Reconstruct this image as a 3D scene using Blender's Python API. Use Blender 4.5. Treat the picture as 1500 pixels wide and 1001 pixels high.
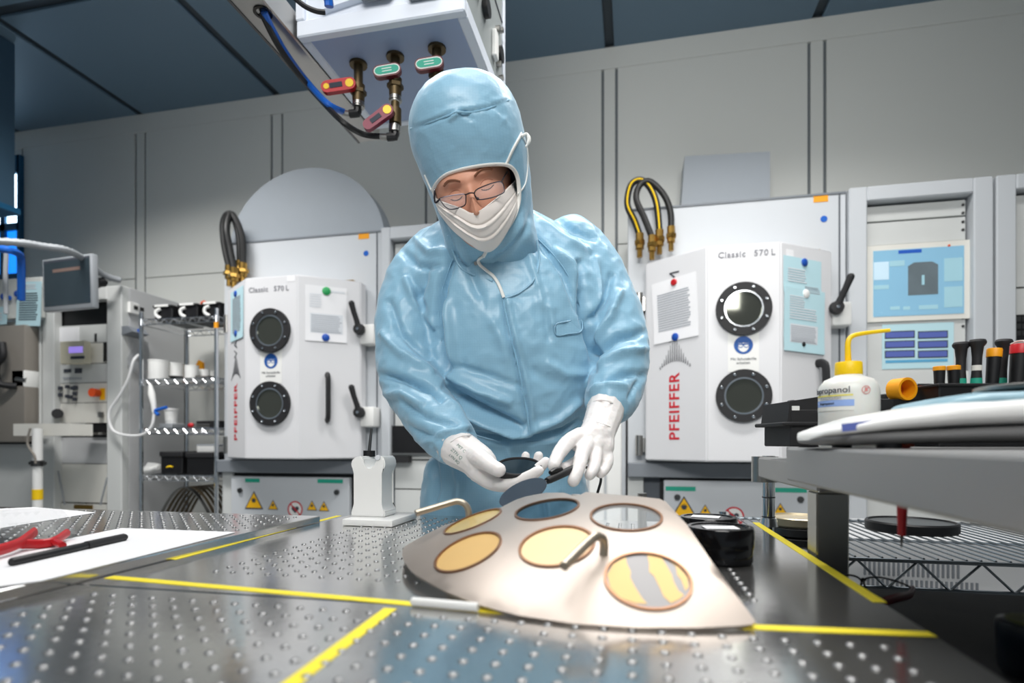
import bpy, bmesh, math, random
from math import sin, cos, pi, radians, sqrt, atan2
from mathutils import Vector, Matrix, geometry
from mathutils.bvhtree import BVHTree
for o in list(bpy.data.objects): bpy.data.objects.remove(o)
scn = bpy.context.scene
COL = scn.collection
random.seed(7)
V = Vector

# ------------------------------------------------------------ camera
F = 833.33; YAW = radians(12); CAMZ = 1.03; HOR = 650.0
TABLE = 0.875                      # height of the breadboard table top
cd = bpy.data.cameras.new('camera'); cam = bpy.data.objects.new('camera', cd); COL.objects.link(cam)
cam.location = (0, 0, CAMZ); cam.rotation_euler = (pi/2, 0, YAW)
cd.lens = 20; cd.sensor_width = 36; cd.sensor_fit = 'HORIZONTAL'
cd.shift_y = (HOR-500.5)/1500.0
cd.clip_start = 0.02
cd.dof.use_dof = True; cd.dof.focus_distance = 1.12; cd.dof.aperture_fstop = 3.2
scn.camera = cam
FWD = V((-sin(YAW), cos(YAW), 0)); RGT = V((cos(YAW), sin(YAW), 0)); UP = V((0, 0, 1))
CAM = V((0, 0, CAMZ))
def ray(px, py): return FWD + RGT*((px-750)/F) + UP*((HOR-py)/F)
def D(px, py, d): return CAM + ray(px, py)*d                    # point at a given distance along the view axis
def onZ(px, py, z):
    r = ray(px, py); return CAM + r*((z-CAMZ)/r.z)
def onY(px, py, y):
    r = ray(px, py); return CAM + r*(y/r.y)
def onX(px, py, x):
    r = ray(px, py); return CAM + r*(x/r.x)
def hit(px, py, o, n):
    r = ray(px, py); return CAM + r*((V(o)-CAM).dot(n)/r.dot(n))
def proj(p):
    q = V(p)-CAM; d = q.dot(FWD); return 750+F*q.dot(RGT)/d, HOR-F*q.z/d

# ------------------------------------------------------------ world, lamps, exposure
w = bpy.data.worlds.new('world'); scn.world = w; w.use_nodes = True
bg = w.node_tree.nodes['Background']; bg.inputs[0].default_value = (0.62, 0.72, 0.80, 1); bg.inputs[1].default_value = 0.30
def area(name, loc, size, power, color=(1, 1, 1), target=None, spread=180):
    l = bpy.data.lights.new(name, 'AREA'); l.shape = 'RECTANGLE'; l.size, l.size_y = size
    l.energy = power; l.color = color; l.spread = radians(spread)
    o = bpy.data.objects.new(name, l); COL.objects.link(o); o.location = loc
    if target is not None:
        o.rotation_euler = (V(target)-V(loc)).to_track_quat('-Z', 'Y').to_euler()
    return o
area('ceiling_lamp_bench', (0.25, 0.65, 3.55), (1.6, 0.9), 17, (1.0, 0.985, 0.96), spread=130)
area('ceiling_lamp_aisle', (-1.3, 1.6, 3.58), (1.2, 0.4), 30, (1.0, 0.985, 0.965), spread=130)
area('ceiling_lamp_machines', (0.5, 2.15, 3.60), (2.0, 0.3), 43, (1.0, 0.985, 0.965), spread=128)
area('added_lamp_racks', (-2.9, 2.0, 3.60), (1.2, 0.3), 36, (1.0, 0.985, 0.965), (-3.1, 2.7, 1.2), spread=105)  # added lamp, put in to brighten the control rack and wire shelf
area('ceiling_lamp_rear', (0.1, -1.6, 3.3), (2.4, 1.2), 34, (1.0, 0.985, 0.955), (0.0, 2.8, 1.75), spread=80)
scn.view_settings.view_transform = 'Standard'; scn.view_settings.look = 'None'
scn.view_settings.gamma = 1; scn.view_settings.exposure = 0.0; scn.view_settings.use_curve_mapping = False

# ------------------------------------------------------------ materials
def lin(c):
    def f(v):
        v /= 255.0
        return v/12.92 if v <= .04045 else ((v+.055)/1.055)**2.4
    return (f(c[0]), f(c[1]), f(c[2]), 1)
MATS = {}
def mat(name, rgb, rough=.5, metal=0., var=.04, nscale=14, bump=0., bscale=60, trans=0., emit=0., ecol=None,
        coat=0., alpha=1., ior=1.45, sheen=0., aniso=0., spec=.5, sss=0.):
    """procedural surface: base colour with slight noise mottling, optional fine bump"""
    m = bpy.data.materials.new(name); m.use_nodes = True; nt = m.node_tree; N = nt.nodes; L = nt.links
    b = N['Principled BSDF']; c = lin(rgb)
    tc = N.new('ShaderNodeTexCoord')
    if var > 0:
        nz = N.new('ShaderNodeTexNoise'); nz.inputs['Scale'].default_value = nscale; nz.inputs['Detail'].default_value = 4
        L.new(tc.outputs['Object'], nz.inputs['Vector'])
        mx = N.new('ShaderNodeMix'); mx.data_type = 'RGBA'
        mx.inputs[6].default_value = tuple(max(0, v*(1-var)) for v in c[:3])+(1,)
        mx.inputs[7].default_value = tuple(min(1, v*(1+var)) for v in c[:3])+(1,)
        L.new(nz.outputs['Fac'], mx.inputs[0]); L.new(mx.outputs[2], b.inputs['Base Color'])
        mr = N.new('ShaderNodeMapRange'); mr.inputs[3].default_value = max(0, rough-.05); mr.inputs[4].default_value = min(1, rough+.05)
        L.new(nz.outputs['Fac'], mr.inputs[0]); L.new(mr.outputs[0], b.inputs['Roughness'])
    else:
        b.inputs['Base Color'].default_value = c; b.inputs['Roughness'].default_value = rough
    b.inputs['Metallic'].default_value = metal; b.inputs['IOR'].default_value = ior
    b.inputs['Transmission Weight'].default_value = trans; b.inputs['Coat Weight'].default_value = coat
    b.inputs['Alpha'].default_value = alpha; b.inputs['Sheen Weight'].default_value = sheen
    b.inputs['Anisotropic'].default_value = aniso; b.inputs['Specular IOR Level'].default_value = spec
    if sss:
        b.inputs['Subsurface Weight'].default_value = sss; b.inputs['Subsurface Radius'].default_value = (.012, .006, .004); b.inputs['Subsurface Scale'].default_value = 1
    if emit:
        b.inputs['Emission Color'].default_value = lin(ecol or rgb); b.inputs['Emission Strength'].default_value = emit
    if bump:
        n2 = N.new('ShaderNodeTexNoise'); n2.inputs['Scale'].default_value = bscale; n2.inputs['Detail'].default_value = 3
        L.new(tc.outputs['Object'], n2.inputs['Vector'])
        bp = N.new('ShaderNodeBump'); bp.inputs['Strength'].default_value = bump; bp.inputs['Distance'].default_value = .002
        L.new(n2.outputs['Fac'], bp.inputs['Height']); L.new(bp.outputs[0], b.inputs['Normal'])
    MATS[name] = m; return m
mat('wall', (218, 219, 214), .45, var=.02, nscale=2)
mat('ceiling', (104, 128, 146), .5, var=.03, nscale=2)
mat('joint', (112, 118, 122), .5)
mat('joint_dark', (52, 62, 70), .5)
mat('floor', (150, 152, 152), .35, var=.05)
mat('machine', (222, 222, 224), .42, var=.015, nscale=5, bump=.03, bscale=300)
mat('machine_frame', (198, 202, 206), .45, var=.015, nscale=5)
mat('grey_paint', (122, 127, 133), .5, var=.02)
mat('dark_recess', (82, 87, 94), .55)
mat('black', (22, 22, 24), .42, var=.1)
mat('black_soft', (32, 32, 34), .6, var=.1, bump=.08)
mat('black_gloss', (14, 14, 16), .12, var=0)
mat('chrome', (215, 218, 222), .14, 1., var=.02)
mat('steel', (172, 170, 166), .3, 1., var=.04, bump=.05, bscale=200)
mat('steel_dark', (98, 98, 98), .38, 1., var=.06)
mat('brass', (176, 140, 74), .35, 1., var=.08)
mat('bronze_pipe', (92, 78, 54), .45, .7, var=.2, nscale=40)
mat('white', (235, 235, 232), .45, var=.015)
mat('white_gloss', (240, 240, 238), .2, var=.01)
mat('offwhite', (226, 224, 216), .5, var=.02)
mat('rack_grey', (206, 208, 206), .45, var=.02)
mat('side_grey', (196, 197, 198), .45, var=.02)
mat('paper', (238, 238, 240), .8, var=.01)
mat('paper_cyan', (188, 222, 230), .8, var=.01)
mat('print_grey', (166, 171, 178), .8)
mat('print_dark', (60, 64, 74), .8)
mat('print_light', (218, 222, 227), .8)
mat('red', (190, 30, 38), .4)
mat('brand_red', (204, 34, 50), .5, var=0)
mat('brand_grey', (70, 72, 78), .5, var=0)
mat('text_grey', (140, 140, 146), .5, var=0)
mat('blue', (24, 78, 170), .45, var=.03)
mat('blue_sign', (26, 84, 160), .5, var=0)
mat('green', (40, 160, 90), .45)
mat('teal', (34, 160, 134), .5, var=.02)
mat('yellow', (248, 205, 22), .4, var=.02)
mat('warn_yellow', (250, 190, 20), .5, var=.02)
mat('orange', (240, 160, 20), .45)
mat('orange_red', (226, 84, 34), .45)
mat('glass_dark', (16, 18, 18), .05, var=0, coat=.5)
mat('mirror', (170, 175, 172), .06, 1., var=0)
mat('clear', (245, 248, 250), .03, trans=1., var=0, ior=1.2)
mat('hose', (30, 30, 30), .5, bump=.2, bscale=400)
mat('hose_white', (228, 228, 228), .4)
mat('hose_grey', (150, 154, 158), .5)
mat('blue_hose', (28, 96, 190), .35)
mat('brown_steel', (150, 144, 136), .42, .35, var=.05)

# ------------------------------------------------------------ mesh tools
def FR(o, x, y):
    """frame: local x to the right along the surface, y up it, z out of it"""
    x = V(x).normalized(); y = V(y).normalized(); z = x.cross(y).normalized()
    m = Matrix((x, y, z)).transposed().to_4x4(); m.translation = V(o); return m
def wm(o):
    m = o.matrix_basis.copy()
    return wm(o.parent) @ m if o.parent else m
class MB:
    def __init__(s): s.bm = bmesh.new()
    def _t(s, vs, T):
        if T is not None:
            for v in vs: v.co = T @ v.co
    def box(s, c, size, T=None, bev=0., seg=1):
        r = bmesh.ops.create_cube(s.bm, size=1); vs = r['verts']
        for v in vs: v.co = V((v.co.x*size[0]+c[0], v.co.y*size[1]+c[1], v.co.z*size[2]+c[2]))
        if bev > 0:
            es = list({e for v in vs for e in v.link_edges})
            q = bmesh.ops.bevel(s.bm, geom=es, offset=bev, segments=seg, affect='EDGES', profile=.5)
            vs = list({v for f in q['faces'] for v in f.verts} | {v for v in vs if v.is_valid})
        s._t(vs, T); return s
    def bb(s, lo, hi, T=None, bev=0., seg=1):
        lo = V(lo); hi = V(hi); return s.box((lo+hi)/2, [abs(a) for a in (hi-lo)], T, bev, seg)
    def cyl(s, p0, p1, r0, r1=None, n=16, T=None):
        return s.tube([p0, p1], [r0, r0 if r1 is None else r1], n, T=T)
    def tube(s, pts, r, n=8, closed=False, caps=True, T=None, flat=None):
        pts = [V(p) for p in pts]; k = len(pts)
        rs = list(r) if isinstance(r, (list, tuple)) else [r]*k
        rings = []; up = None
        for i in range(k):
            a = pts[i-1] if (i > 0 or closed) else pts[i]
            b = pts[(i+1) % k] if (i < k-1 or closed) else pts[i]
            t = (b-a).normalized() if (b-a).length > 1e-9 else V((0, 0, 1))
            if up is None:
                up = V((0, 0, 1)) if abs(t.z) < .9 else V((1, 0, 0))
            x = t.cross(up); x.normalize(); up = x.cross(t).normalized()
            ring = []
            for j in range(n):
                a_ = 2*pi*j/n
                ring.append(s.bm.verts.new(pts[i] + x*(cos(a_)*rs[i]) + up*(sin(a_)*rs[i]*(flat or 1))))
            rings.append(ring)
        for i in range(k if closed else k-1):
            A, B = rings[i], rings[(i+1) % k]
            for j in range(n):
                s.bm.faces.new((A[j], A[(j+1) % n], B[(j+1) % n], B[j]))
        if caps and not closed:
            s.bm.faces.new(rings[0][::-1]); s.bm.faces.new(rings[-1])
        s._t([v for q in rings for v in q], T); return s
    def lathe(s, prof, T=None, n=24, sx=1., sy=1.):
        rings = []; allv = []
        for (r, z) in prof:
            if r < 1e-6: ring = [s.bm.verts.new((0, 0, z))]
            else: ring = [s.bm.verts.new((r*cos(2*pi*j/n)*sx, r*sin(2*pi*j/n)*sy, z)) for j in range(n)]
            rings.append(ring); allv += ring
        for A, B in zip(rings, rings[1:]):
            for j in range(n):
                j2 = (j+1) % n
                if len(A) == 1 and len(B) == 1: continue
                if len(A) == 1: s.bm.faces.new((A[0], B[j], B[j2]))
                elif len(B) == 1: s.bm.faces.new((A[j], A[j2], B[0]))
                else: s.bm.faces.new((A[j], A[j2], B[j2], B[j]))
        if len(rings[0]) > 1: s.bm.faces.new(rings[0][::-1])
        if len(rings[-1]) > 1: s.bm.faces.new(rings[-1])
        s._t(allv, T); return s
    def prism(s, poly, z0, z1, T=None):
        a = [s.bm.verts.new((p[0], p[1], z0)) for p in poly]; b = [s.bm.verts.new((p[0], p[1], z1)) for p in poly]
        n = len(poly)
        for i in range(n): s.bm.faces.new((a[i], a[(i+1) % n], b[(i+1) % n], b[i]))
        s.bm.faces.new(a[::-1]); s.bm.faces.new(b); s._t(a+b, T); return s
    def ring(s, r0, r1, z0, z1, T=None, n=32):
        P = [(r1, z0), (r1, z1), (r0, z1), (r0, z0)]
        rings = [[s.bm.verts.new((r*cos(2*pi*j/n), r*sin(2*pi*j/n), z)) for j in range(n)] for r, z in P]
        for i in range(4):
            A, B = rings[i], rings[(i+1) % 4]
            for j in range(n): s.bm.faces.new((A[j], A[(j+1) % n], B[(j+1) % n], B[j]))
        s._t([v for q in rings for v in q], T); return s
    def ball(s, c, r, T=None, n=12, sc=(1, 1, 1)):
        q = bmesh.ops.create_uvsphere(s.bm, u_segments=n, v_segments=max(4, n*2//3), radius=r)['verts']
        for v in q: v.co = V((v.co.x*sc[0]+c[0], v.co.y*sc[1]+c[1], v.co.z*sc[2]+c[2]))
        s._t(q, T); return s
    def mesh(s, me, T=None):
        n0 = len(s.bm.verts); s.bm.from_mesh(me); s.bm.verts.ensure_lookup_table()
        s._t(s.bm.verts[n0:], T); return s
    def build(s, name, m, parent=None, smooth=35, origin=None):
        bmesh.ops.recalc_face_normals(s.bm, faces=s.bm.faces[:])
        me = bpy.data.meshes.new(name); 
        o = bpy.data.objects.new(name, me); COL.objects.link(o)
        if parent is not None:
            o.parent = parent; M = wm(parent).inverted()
            for v in s.bm.verts: v.co = M @ v.co
        else:
            vs = [v.co for v in s.bm.verts]
            if origin is None:
                xs = [v.x for v in vs]; ys = [v.y for v in vs]; zs = [v.z for v in vs]
                origin = V(((min(xs)+max(xs))/2, (min(ys)+max(ys))/2, min(zs)))
            for v in s.bm.verts: v.co -= V(origin)
            o.location = origin
        s.bm.to_mesh(me); s.bm.free()
        me.materials.append(MATS[m] if isinstance(m, str) else m)
        if smooth:
            for p in me.polygons: p.use_smooth = True
            me.set_sharp_from_angle(angle=radians(smooth))
        return o
def tag(o, label, cat, group=None, kind=None):
    o['label'] = label; o['category'] = cat
    if group: o['group'] = group
    if kind: o['kind'] = kind
    return o
def struct(o): o['kind'] = 'structure'; return o
def thing(name, label, cat, loc=(0, 0, 0), group=None, rotz=0.):
    o = bpy.data.objects.new(name, None); COL.objects.link(o); o.empty_display_size = .05
    o.location = loc; o.rotation_euler = (0, 0, rotz); return tag(o, label, cat, group)
def copy_tree(o, parent=None):
    c = o.copy(); COL.objects.link(c); c.parent = parent
    for ch in list(o.children): copy_tree(ch, c)
    return c
def share(o, T, name=None):
    """a copy of a part (same mesh data) placed by a world matrix under the same parent"""
    c = o.copy(); COL.objects.link(c); c.parent = o.parent
    c.matrix_basis = (wm(o.parent).inverted() if o.parent else Matrix()) @ T @ wm(o); return c
def text(MBo, s, size, T, align='CENTER', thick=.0004, space=1., bold=0.):
    cu = bpy.data.curves.new('t', 'FONT'); cu.body = s; cu.size = size; cu.align_x = align; cu.align_y = 'CENTER'
    cu.extrude = thick; cu.space_character = space; cu.offset = bold; cu.resolution_u = 3
    o = bpy.data.objects.new('t', cu); me = bpy.data.meshes.new_from_object(o)
    MBo.mesh(me, T); bpy.data.objects.remove(o); bpy.data.curves.remove(cu); bpy.data.meshes.remove(me)
def sp(pts, n=6, closed=False):
    """Catmull-Rom through points"""
    P = [V(p) for p in pts]; k = len(P); out = []
    for i in range(k if closed else k-1):
        p0 = P[i-1] if (i > 0 or closed) else P[i]; p1 = P[i]; p2 = P[(i+1) % k]
        p3 = P[(i+2) % k] if (i+2 < k or closed) else p2
        for j in range(n):
            t = j/n
            out.append(.5*((2*p1)+(p2-p0)*t+(2*p0-5*p1+4*p2-p3)*t*t+(3*p1-p0-3*p2+p3)*t**3))
    if not closed: out.append(P[-1])
    return out
def rot(axis, deg): return Matrix.Rotation(radians(deg), 4, axis)
def tr(p): return Matrix.Translation(V(p))
# ============================================================ THE ROOM
WY = 3.8; CEIL = 3.63
JX = [-6.25, -5.02, -3.81, -2.60, -1.38, -0.15, 1.10, 2.35, 3.6]
wall = struct(MB().bb((-6.6, WY, 0), (3.6, WY+.1, CEIL+.1)).build('wall_back', 'joint', smooth=0))
SEAM = 2.335; HEAD = CEIL-.14
for i in range(len(JX)-1):
    a, b_ = JX[i]+.045, JX[i+1]-.045
    for z0, z1 in ((0, SEAM-.003), (SEAM+.003, HEAD)):
        if i == 0 and z1 == HEAD: continue
        MB().bb((a+.008, WY-.014, z0), (b_-.008, WY, z1), bev=.002).build('wall_panel', 'wall', wall, 0)
for x in JX[1:-1]:
    MB().bb((x-.036, WY-.012, 0), (x+.036, WY, HEAD), bev=.002).build('joint_cover', 'wall', wall, 0)
MB().bb((-6.6, WY-.016, HEAD), (3.6, WY, CEIL)).build('wall_header', 'wall', wall, 0)
ceil = struct(MB().bb((-6.6, -2.5, CEIL+.02), (3.6, WY, CEIL+.12)).build('ceiling', 'joint_dark', smooth=0))
for i in range(len(JX)-1):
    for y0, y1 in ((-2.5, -.93), (-.86, .86), (.93, 2.68), (2.75, WY)):
        MB().bb((JX[i]+.03, y0, CEIL), (JX[i+1]-.03, y1, CEIL+.02), bev=.003).build('ceiling_panel', 'ceiling', ceil, 0)
struct(MB().bb((-6.6, -2.5, -.1), (3.6, WY, 0)).build('floor', 'floor', smooth=0))
struct(MB().bb((-6.7, -2.5, 0), (-6.6, WY, CEIL)).build('wall_left', 'wall', smooth=0))
struct(MB().bb((3.6, -2.5, 0), (3.7, WY, CEIL)).build('wall_right', 'wall', smooth=0))

# bright window high in the back wall
mat('daylight', (215, 240, 255), .3, var=.02, emit=5.5, ecol=(205, 236, 255))
mat('blue_pane', (40, 110, 170), .15, var=.1, nscale=4, emit=3.5, ecol=(10, 88, 170))
mat('blue_frame', (24, 84, 120), .4, var=.05)
wx0, wx1 = -6.2, -4.965
win = struct(MB().bb((wx0-.05, WY-.05, 2.42), (wx0, WY-.014, 3.42)).bb((wx1-.02, WY-.05, 2.42), (wx1+.01, WY-.014, 3.42))
    .bb((wx0, WY-.05, 3.27), (wx1, WY-.014, 3.42)).bb((wx0, WY-.05, 2.80), (wx1, WY-.014, 2.86))
    .bb((wx0, WY-.05, 2.40), (wx1, WY-.014, 2.44)).build('window_1', 'blue_frame', smooth=0))
for x0, x1 in ((wx0, -5.66), (-5.62, -5.16), (-5.11, wx1-.02)):
    MB().bb((x0, WY-.03, 2.86), (x1, WY-.018, 3.27)).build('window_pane', 'daylight', win, 0)
    MB().bb((x0, WY-.03, 2.44), (x1, WY-.018, 2.80)).build('window_pane', 'blue_pane', win, 0)
for x in (-5.64, -5.135): MB().bb((x-.025, WY-.05, 2.44), (x+.025, WY-.016, 3.27)).build('window_mullion', 'blue_frame', win, 0)

# ceiling-hung duct at the very left
mat('duct_blue', (58, 84, 104), .45, var=.04)
t = thing('ceiling_duct', 'dark blue-grey duct hanging from the ceiling in front of the bright window', 'duct', (-4.2, 2.77, 2.52))
MB().bb((-4.5, 2.6, 2.56), (-3.93, 2.95, CEIL), bev=.006).build('duct_body', 'duct_blue', t)
MB().bb((-4.52, 2.58, 2.52), (-3.91, 2.97, 2.56), bev=.004).build('duct_rim', 'blue_frame', t)
MB().bb((-3.945, 2.592, 2.56), (-3.935, 2.6, CEIL)).build('duct_seam', 'joint_dark', t)

# ============================================================ COATING MACHINES
mat('glass_porthole', (96, 98, 90), .05, .75, var=0); mat('grey_arch', (162, 169, 176), .45, var=.02)
YF, YD, YP = 2.95, 3.16, 3.25
def warn_tri(name, px, py, size, parent, yplane):
    c = onY(px, py, yplane); T = FR(c, (1, 0, 0), (0, 0, 1))
    h = size; tri = lambda k: [(-h*.58*k, -h*.42*k), (h*.58*k, -h*.42*k), (0, h*.58*k)]
    o = MB().prism(tri(1), 0, .0012, T).build(name, 'print_dark', parent, 0)
    MB().prism(tri(.82), .0012, .002, T).build('sign_face', 'warn_yellow', o, 0)
    m = MB()
    for k in range(8):
        a = k*pi/4; m.box((0, h*.07, .0024), (h*.3, h*.035, .0006), T @ tr((0, 0, 0)) @ tr((0, h*.0, 0)) @ tr((0, h*.02, 0)) @ rot('Z', 0) @ tr((0, 0, 0)) if k == 0 else T @ tr((0, h*.07, 0)) @ rot('Z', k*45) @ tr((0, -h*.07, 0)))
    m.lathe([(h*.11, .0018), (h*.11, .0030)], T @ tr((0, h*.05, 0)), 12)
    m.build('sign_symbol', 'print_dark', o, 0)
def machine(name, label, xc, side, refs):
    t = thing(name, label, 'machine', (xc, 3.5, 0))
    hw = .555; a = .17; b = .459; ZT = 2.34; z0, z1 = .94, 2.005
    # body behind the front panel, front panel, plinth
    MB().bb((xc-hw, YP+.02, 0), (xc+hw, 3.76, ZT-.02)).build('cabinet', 'machine_frame', t, 0)
    MB().bb((xc-hw, YP, .86), (xc+hw, YP+.02, ZT), bev=.004).build('front_panel', 'machine_frame', t, 0)
    MB().bb((xc+hw-.035, YP-.004, .86), (xc+hw-.028, YP, ZT-.01)).build('panel_seam', 'dark_recess', t, 0)
    MB().bb((xc-hw, YP-.006, ZT-.012), (xc+hw, YP, ZT), bev=.002).build('top_trim', 'grey_paint', t, 0)
    MB().bb((xc-hw, YP-.07, .845), (xc+hw, YP, .925), bev=.005).build('sill', 'grey_paint', t, 0)
    MB().bb((xc-hw, YP-.02, 0), (xc-hw+.085, YP, .845), bev=.004).build('side_post', 'rack_grey', t, 0)
    MB().bb((xc+hw-.02, YP-.02, 0), (xc+hw, YP, .845), bev=.004).build('side_post', 'rack_grey', t, 0)
    MB().bb((xc-hw+.085, YP+.0, 0), (xc+hw-.02, YP+.02, .845)).build('lower_recess', 'dark_recess', t, 0)
    # lower service cover with its black gap
    cx0, cx1, cz0, cz1 = refs['cover']
    MB().bb((cx0-.02, YP-.012, .0), (cx1+.02, YP, cz1+.02)).build('gap_frame', 'black', t, 0)
    cov = MB().bb((cx0, YP-.05, .06), (cx1, YP-.012, cz1), bev=.004).build('service_cover', 'machine_frame', t)
    for kx in (cx0+.07, cx1-.08):
        MB().cyl((kx, YP-.05, cz1-.09), (kx, YP-.062, cz1-.09), .016, n=16).build('cover_lock', 'steel_dark', cov)
    for px0, px1, py in refs['green']:
        p = onY(px0, py, YP-.052); q = onY(px1, py, YP-.052)
        MB().bb((p.x, YP-.052, p.z-.012), (q.x, YP-.05, p.z+.012)).build('green_tape_label', 'teal', cov, 0)
    for px, py, s_ in refs['tri']: warn_tri('warning_triangle', px, py, s_, cov, YP-.051)
    px, py, rr = refs['heart']; c = onY(px, py, YP-.051); T = FR(c, (1, 0, 0), (0, 0, 1))
    sg = MB().lathe([(rr, 0), (rr, .001)], T, 32).build('prohibition_sign', 'white', cov, 0)
    MB().ring(rr*.84, rr, .001, .002, T, 32).box((0, 0, .0016), (rr*1.75, rr*.16, .0008), T @ rot('Z', -45)).build('sign_ring', 'brand_red', sg, 0)
    hp = [(rr*.5*.062*16*sin(x)**3, rr*.5*.062*(13*cos(x)-5*cos(2*x)-2*cos(3*x)-cos(4*x))) for x in [2*pi*k/24 for k in range(24)]]
    MB().prism(hp, .001, .0014, T).build('sign_heart', 'print_dark', sg, 0)
    # three-facet door
    poly = [(xc-b, YD), (xc-a, YF), (xc+a, YF), (xc+b, YD), (xc+b, YP-.015), (xc-b, YP-.015)]
    door = MB().prism(poly, z0, z1)
    es = [e for e in door.bm.edges]
    bmesh.ops.bevel(door.bm, geom=es, offset=.006, segments=2, affect='EDGES')
    door = door.build('door', 'machine', t, 30)
    FL = FR((xc-b, YD, 0), (b-a, YF-YD, 0), (0, 0, 1)); FC = FR((xc, YF, 0), (1, 0, 0), (0, 0, 1)); FRt = FR((xc+a, YF, 0), (b-a, YD-YF, 0), (0, 0, 1))
    # portholes
    for zc in (1.686, 1.262):
        T = FC @ tr((0, zc, 0))
        pr = MB().ring(.091, .129, .0, .02, T, 40).build('porthole', 'black_soft', door, 40)
        MB().ring(.083, .092, .002, .016, T, 40).build('porthole_bezel', 'chrome', pr, 40)
        MB().lathe([(0, .006), (.084, .006), (.084, .009), (0, .0095)], T, 32).build('porthole_glass', refs['glass'], pr)
        for k in range(8):
            an = pi/8+k*pi/4; cx, cy = .111*cos(an), .111*sin(an)
            MB().lathe([(.0075, .019), (.0075, .024), (.005, .025), (.005, .022), (0, .022)], T @ tr((cx, cy, 0)), 10).build('bolt', 'chrome', pr)
    # eye-protection sign
    T = FC @ tr((0, 1.478, 0))
    sg = MB().box((0, 0, .001), (.142, .196, .001), T).build('eye_protection_sign', 'white', door, 0)
    MB().lathe([(.044, .0015), (.044, .0022)], T @ tr((0, .032, 0)), 32).build('sign_disc', 'blue_sign', sg, 0)
    m = MB(); hd = [(.026*cos(x), .028*sin(x)*(1.0 if sin(x) > 0 else 1.15)) for x in [2*pi*k/20 for k in range(20)]]
    m.prism(hd, .0022, .0026, T @ tr((0, .031, 0))).build('sign_head', 'white', sg, 0)
    MB().prism([(.0265*cos(x), .028*sin(x)) for x in [pi*k/10 for k in range(11)]], .0027, .003, T @ tr((0, .044, 0))).ring(.010, .0135, .0027, .0034, T @ tr((-.0135, .032, 0)), 14).ring(.010, .0135, .0027, .0034, T @ tr((.0135, .032, 0)), 14).box((0, .036, .003), (.056, .005, .0006), T).build('sign_goggles', 'blue_sign', sg, 0)
    m = MB(); text(m, 'Mit Schutzbrille\narbeiten', .019, T @ tr((0, -.045, .0022))); m.build('sign_text', 'print_dark', sg, 0)
    # lettering
    for wd_, dx in (('Classic', -.118), ('570', .048), ('L', .125)):
        m = MB(); text(m, wd_, .041, FC @ tr((dx+(-.0 if side > 0 else -.03), 1.955 if side > 0 else 1.93, .0014)), 'LEFT', space=1.12, bold=.0006, thick=.0008); m.build('model_lettering', 'text_grey', door, 0)
    zc = 1.03+refs['brandz']
    fw = sqrt((b-a)**2+(YF-YD)**2)
    m = MB(); text(m, 'PFEIFFER', .083, FL @ tr((fw*.5, zc, .0014)) @ rot('Z', 90), space=1.12, bold=.0016); m.build('brand_lettering', 'brand_red', door, 0)
    m = MB(); text(m, 'VACUUM', .083, FL @ tr((fw*.5, zc+.52, .0014)) @ rot('Z', 90), space=1.12); m.build('brand_lettering', 'brand_grey', door, 0)
    m = MB()
    for k in range(-7, 8):
        h = .10*math.exp(-(k/4.0)**2)+.012; zb = zc+.235-.0007*k*k
        m.prism([(-.0034, 0), (.0034, 0), (.0010, h), (-.0010, h)], .001, .0018, FL @ tr((fw*.5+k*.0125, zb, 0)))
    m.build('brand_emblem', 'brand_grey', door, 0)
    # bar handle on the right facet
    T = FRt @ tr((fw*.46 if side < 0 else fw*.70, 1.30, 0))
    MB().tube(sp([(0, -.13, .0), (0, -.125, .035), (0, -.09, .05), (0, .09, .05), (0, .125, .035), (0, .13, 0)], 4), .021, 8, T=T, flat=.7).build('bar_handle', 'black_soft', door)
    # latches on the panel: white block with a black lever
    for zl in (1.70, 1.205):
        xl = xc+b+.046
        lt = MB().bb((xl-.045, YP-.105, zl-.075), (xl+.045, YP, zl+.045), bev=.012, seg=2).build('latch_block', 'white', t)
        ang = 12 if side < 0 else -20
        T = FR((xl-.035, YP-.12, zl+.01), (1, 0, 0), (0, 0, 1)) @ rot('Z', ang)
        MB().lathe([(.028, -.01), (.034, .0), (.030, .03), (0, .034)], T, 18).tube([(0, 0, .012), (0, .05, .022), (0, .10, .038), (0, .148, .045)], [.020, .016, .016, .018], 10, T=T).ball((0, .15, .045), .018, T).build('latch_lever', 'black_soft', lt)
        MB().lathe([(.009, .033), (.009, .036), (0, .037)], T, 12).build('lever_screw', 'chrome', lt)
    # hinges on the left side
    for zl in (1.80, 1.02):
        MB().cyl((xc-b-.035, YP-.05, zl-.055), (xc-b-.035, YP-.05, zl+.055), .020, n=14).bb((xc-b-.05, YP-.04, zl-.04), (xc-b+.0, YP, zl+.04), bev=.003).build('hinge', 'steel', t)
    # small stickers
    MB().bb((xc+hw-.155, YP-.002, ZT-.045), (xc+hw-.085, YP, ZT-.012)).build('orange_sticker', 'orange', t, 0)
    MB().lathe([(.017, 0), (.017, .002)], FR((xc+hw-.105, YP, ZT-.135), (1, 0, 0), (0, 0, 1)), 16).build('blue_sticker', 'blue_hose', t, 0)
    MB().bb((xc+.35, YD-.0, z1), (xc+.41, YD+.05, z1+.016), bev=.003).build('top_catch', 'brass', t, 0)
    m = MB().box((0, 0, .001), (.05, .035, .001), FRt @ tr((.06, z1-.05, 0)) if side > 0 else FC @ tr((.16-.03, z1-.02, 0))); m.build('small_label', 'paper', door, 0)
    return t, FL, FC, FRt, fw
refs_r = dict(cover=(.165, .93, .0, .83), green=((975, 1019, 716), (1131, 1182, 718)), tri=((1002, 745, .115), (1033, 749, .062), (1143, 747, .062)),
    heart=(1075, 757, .052), glass='glass_porthole', brandz=.19)
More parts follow.
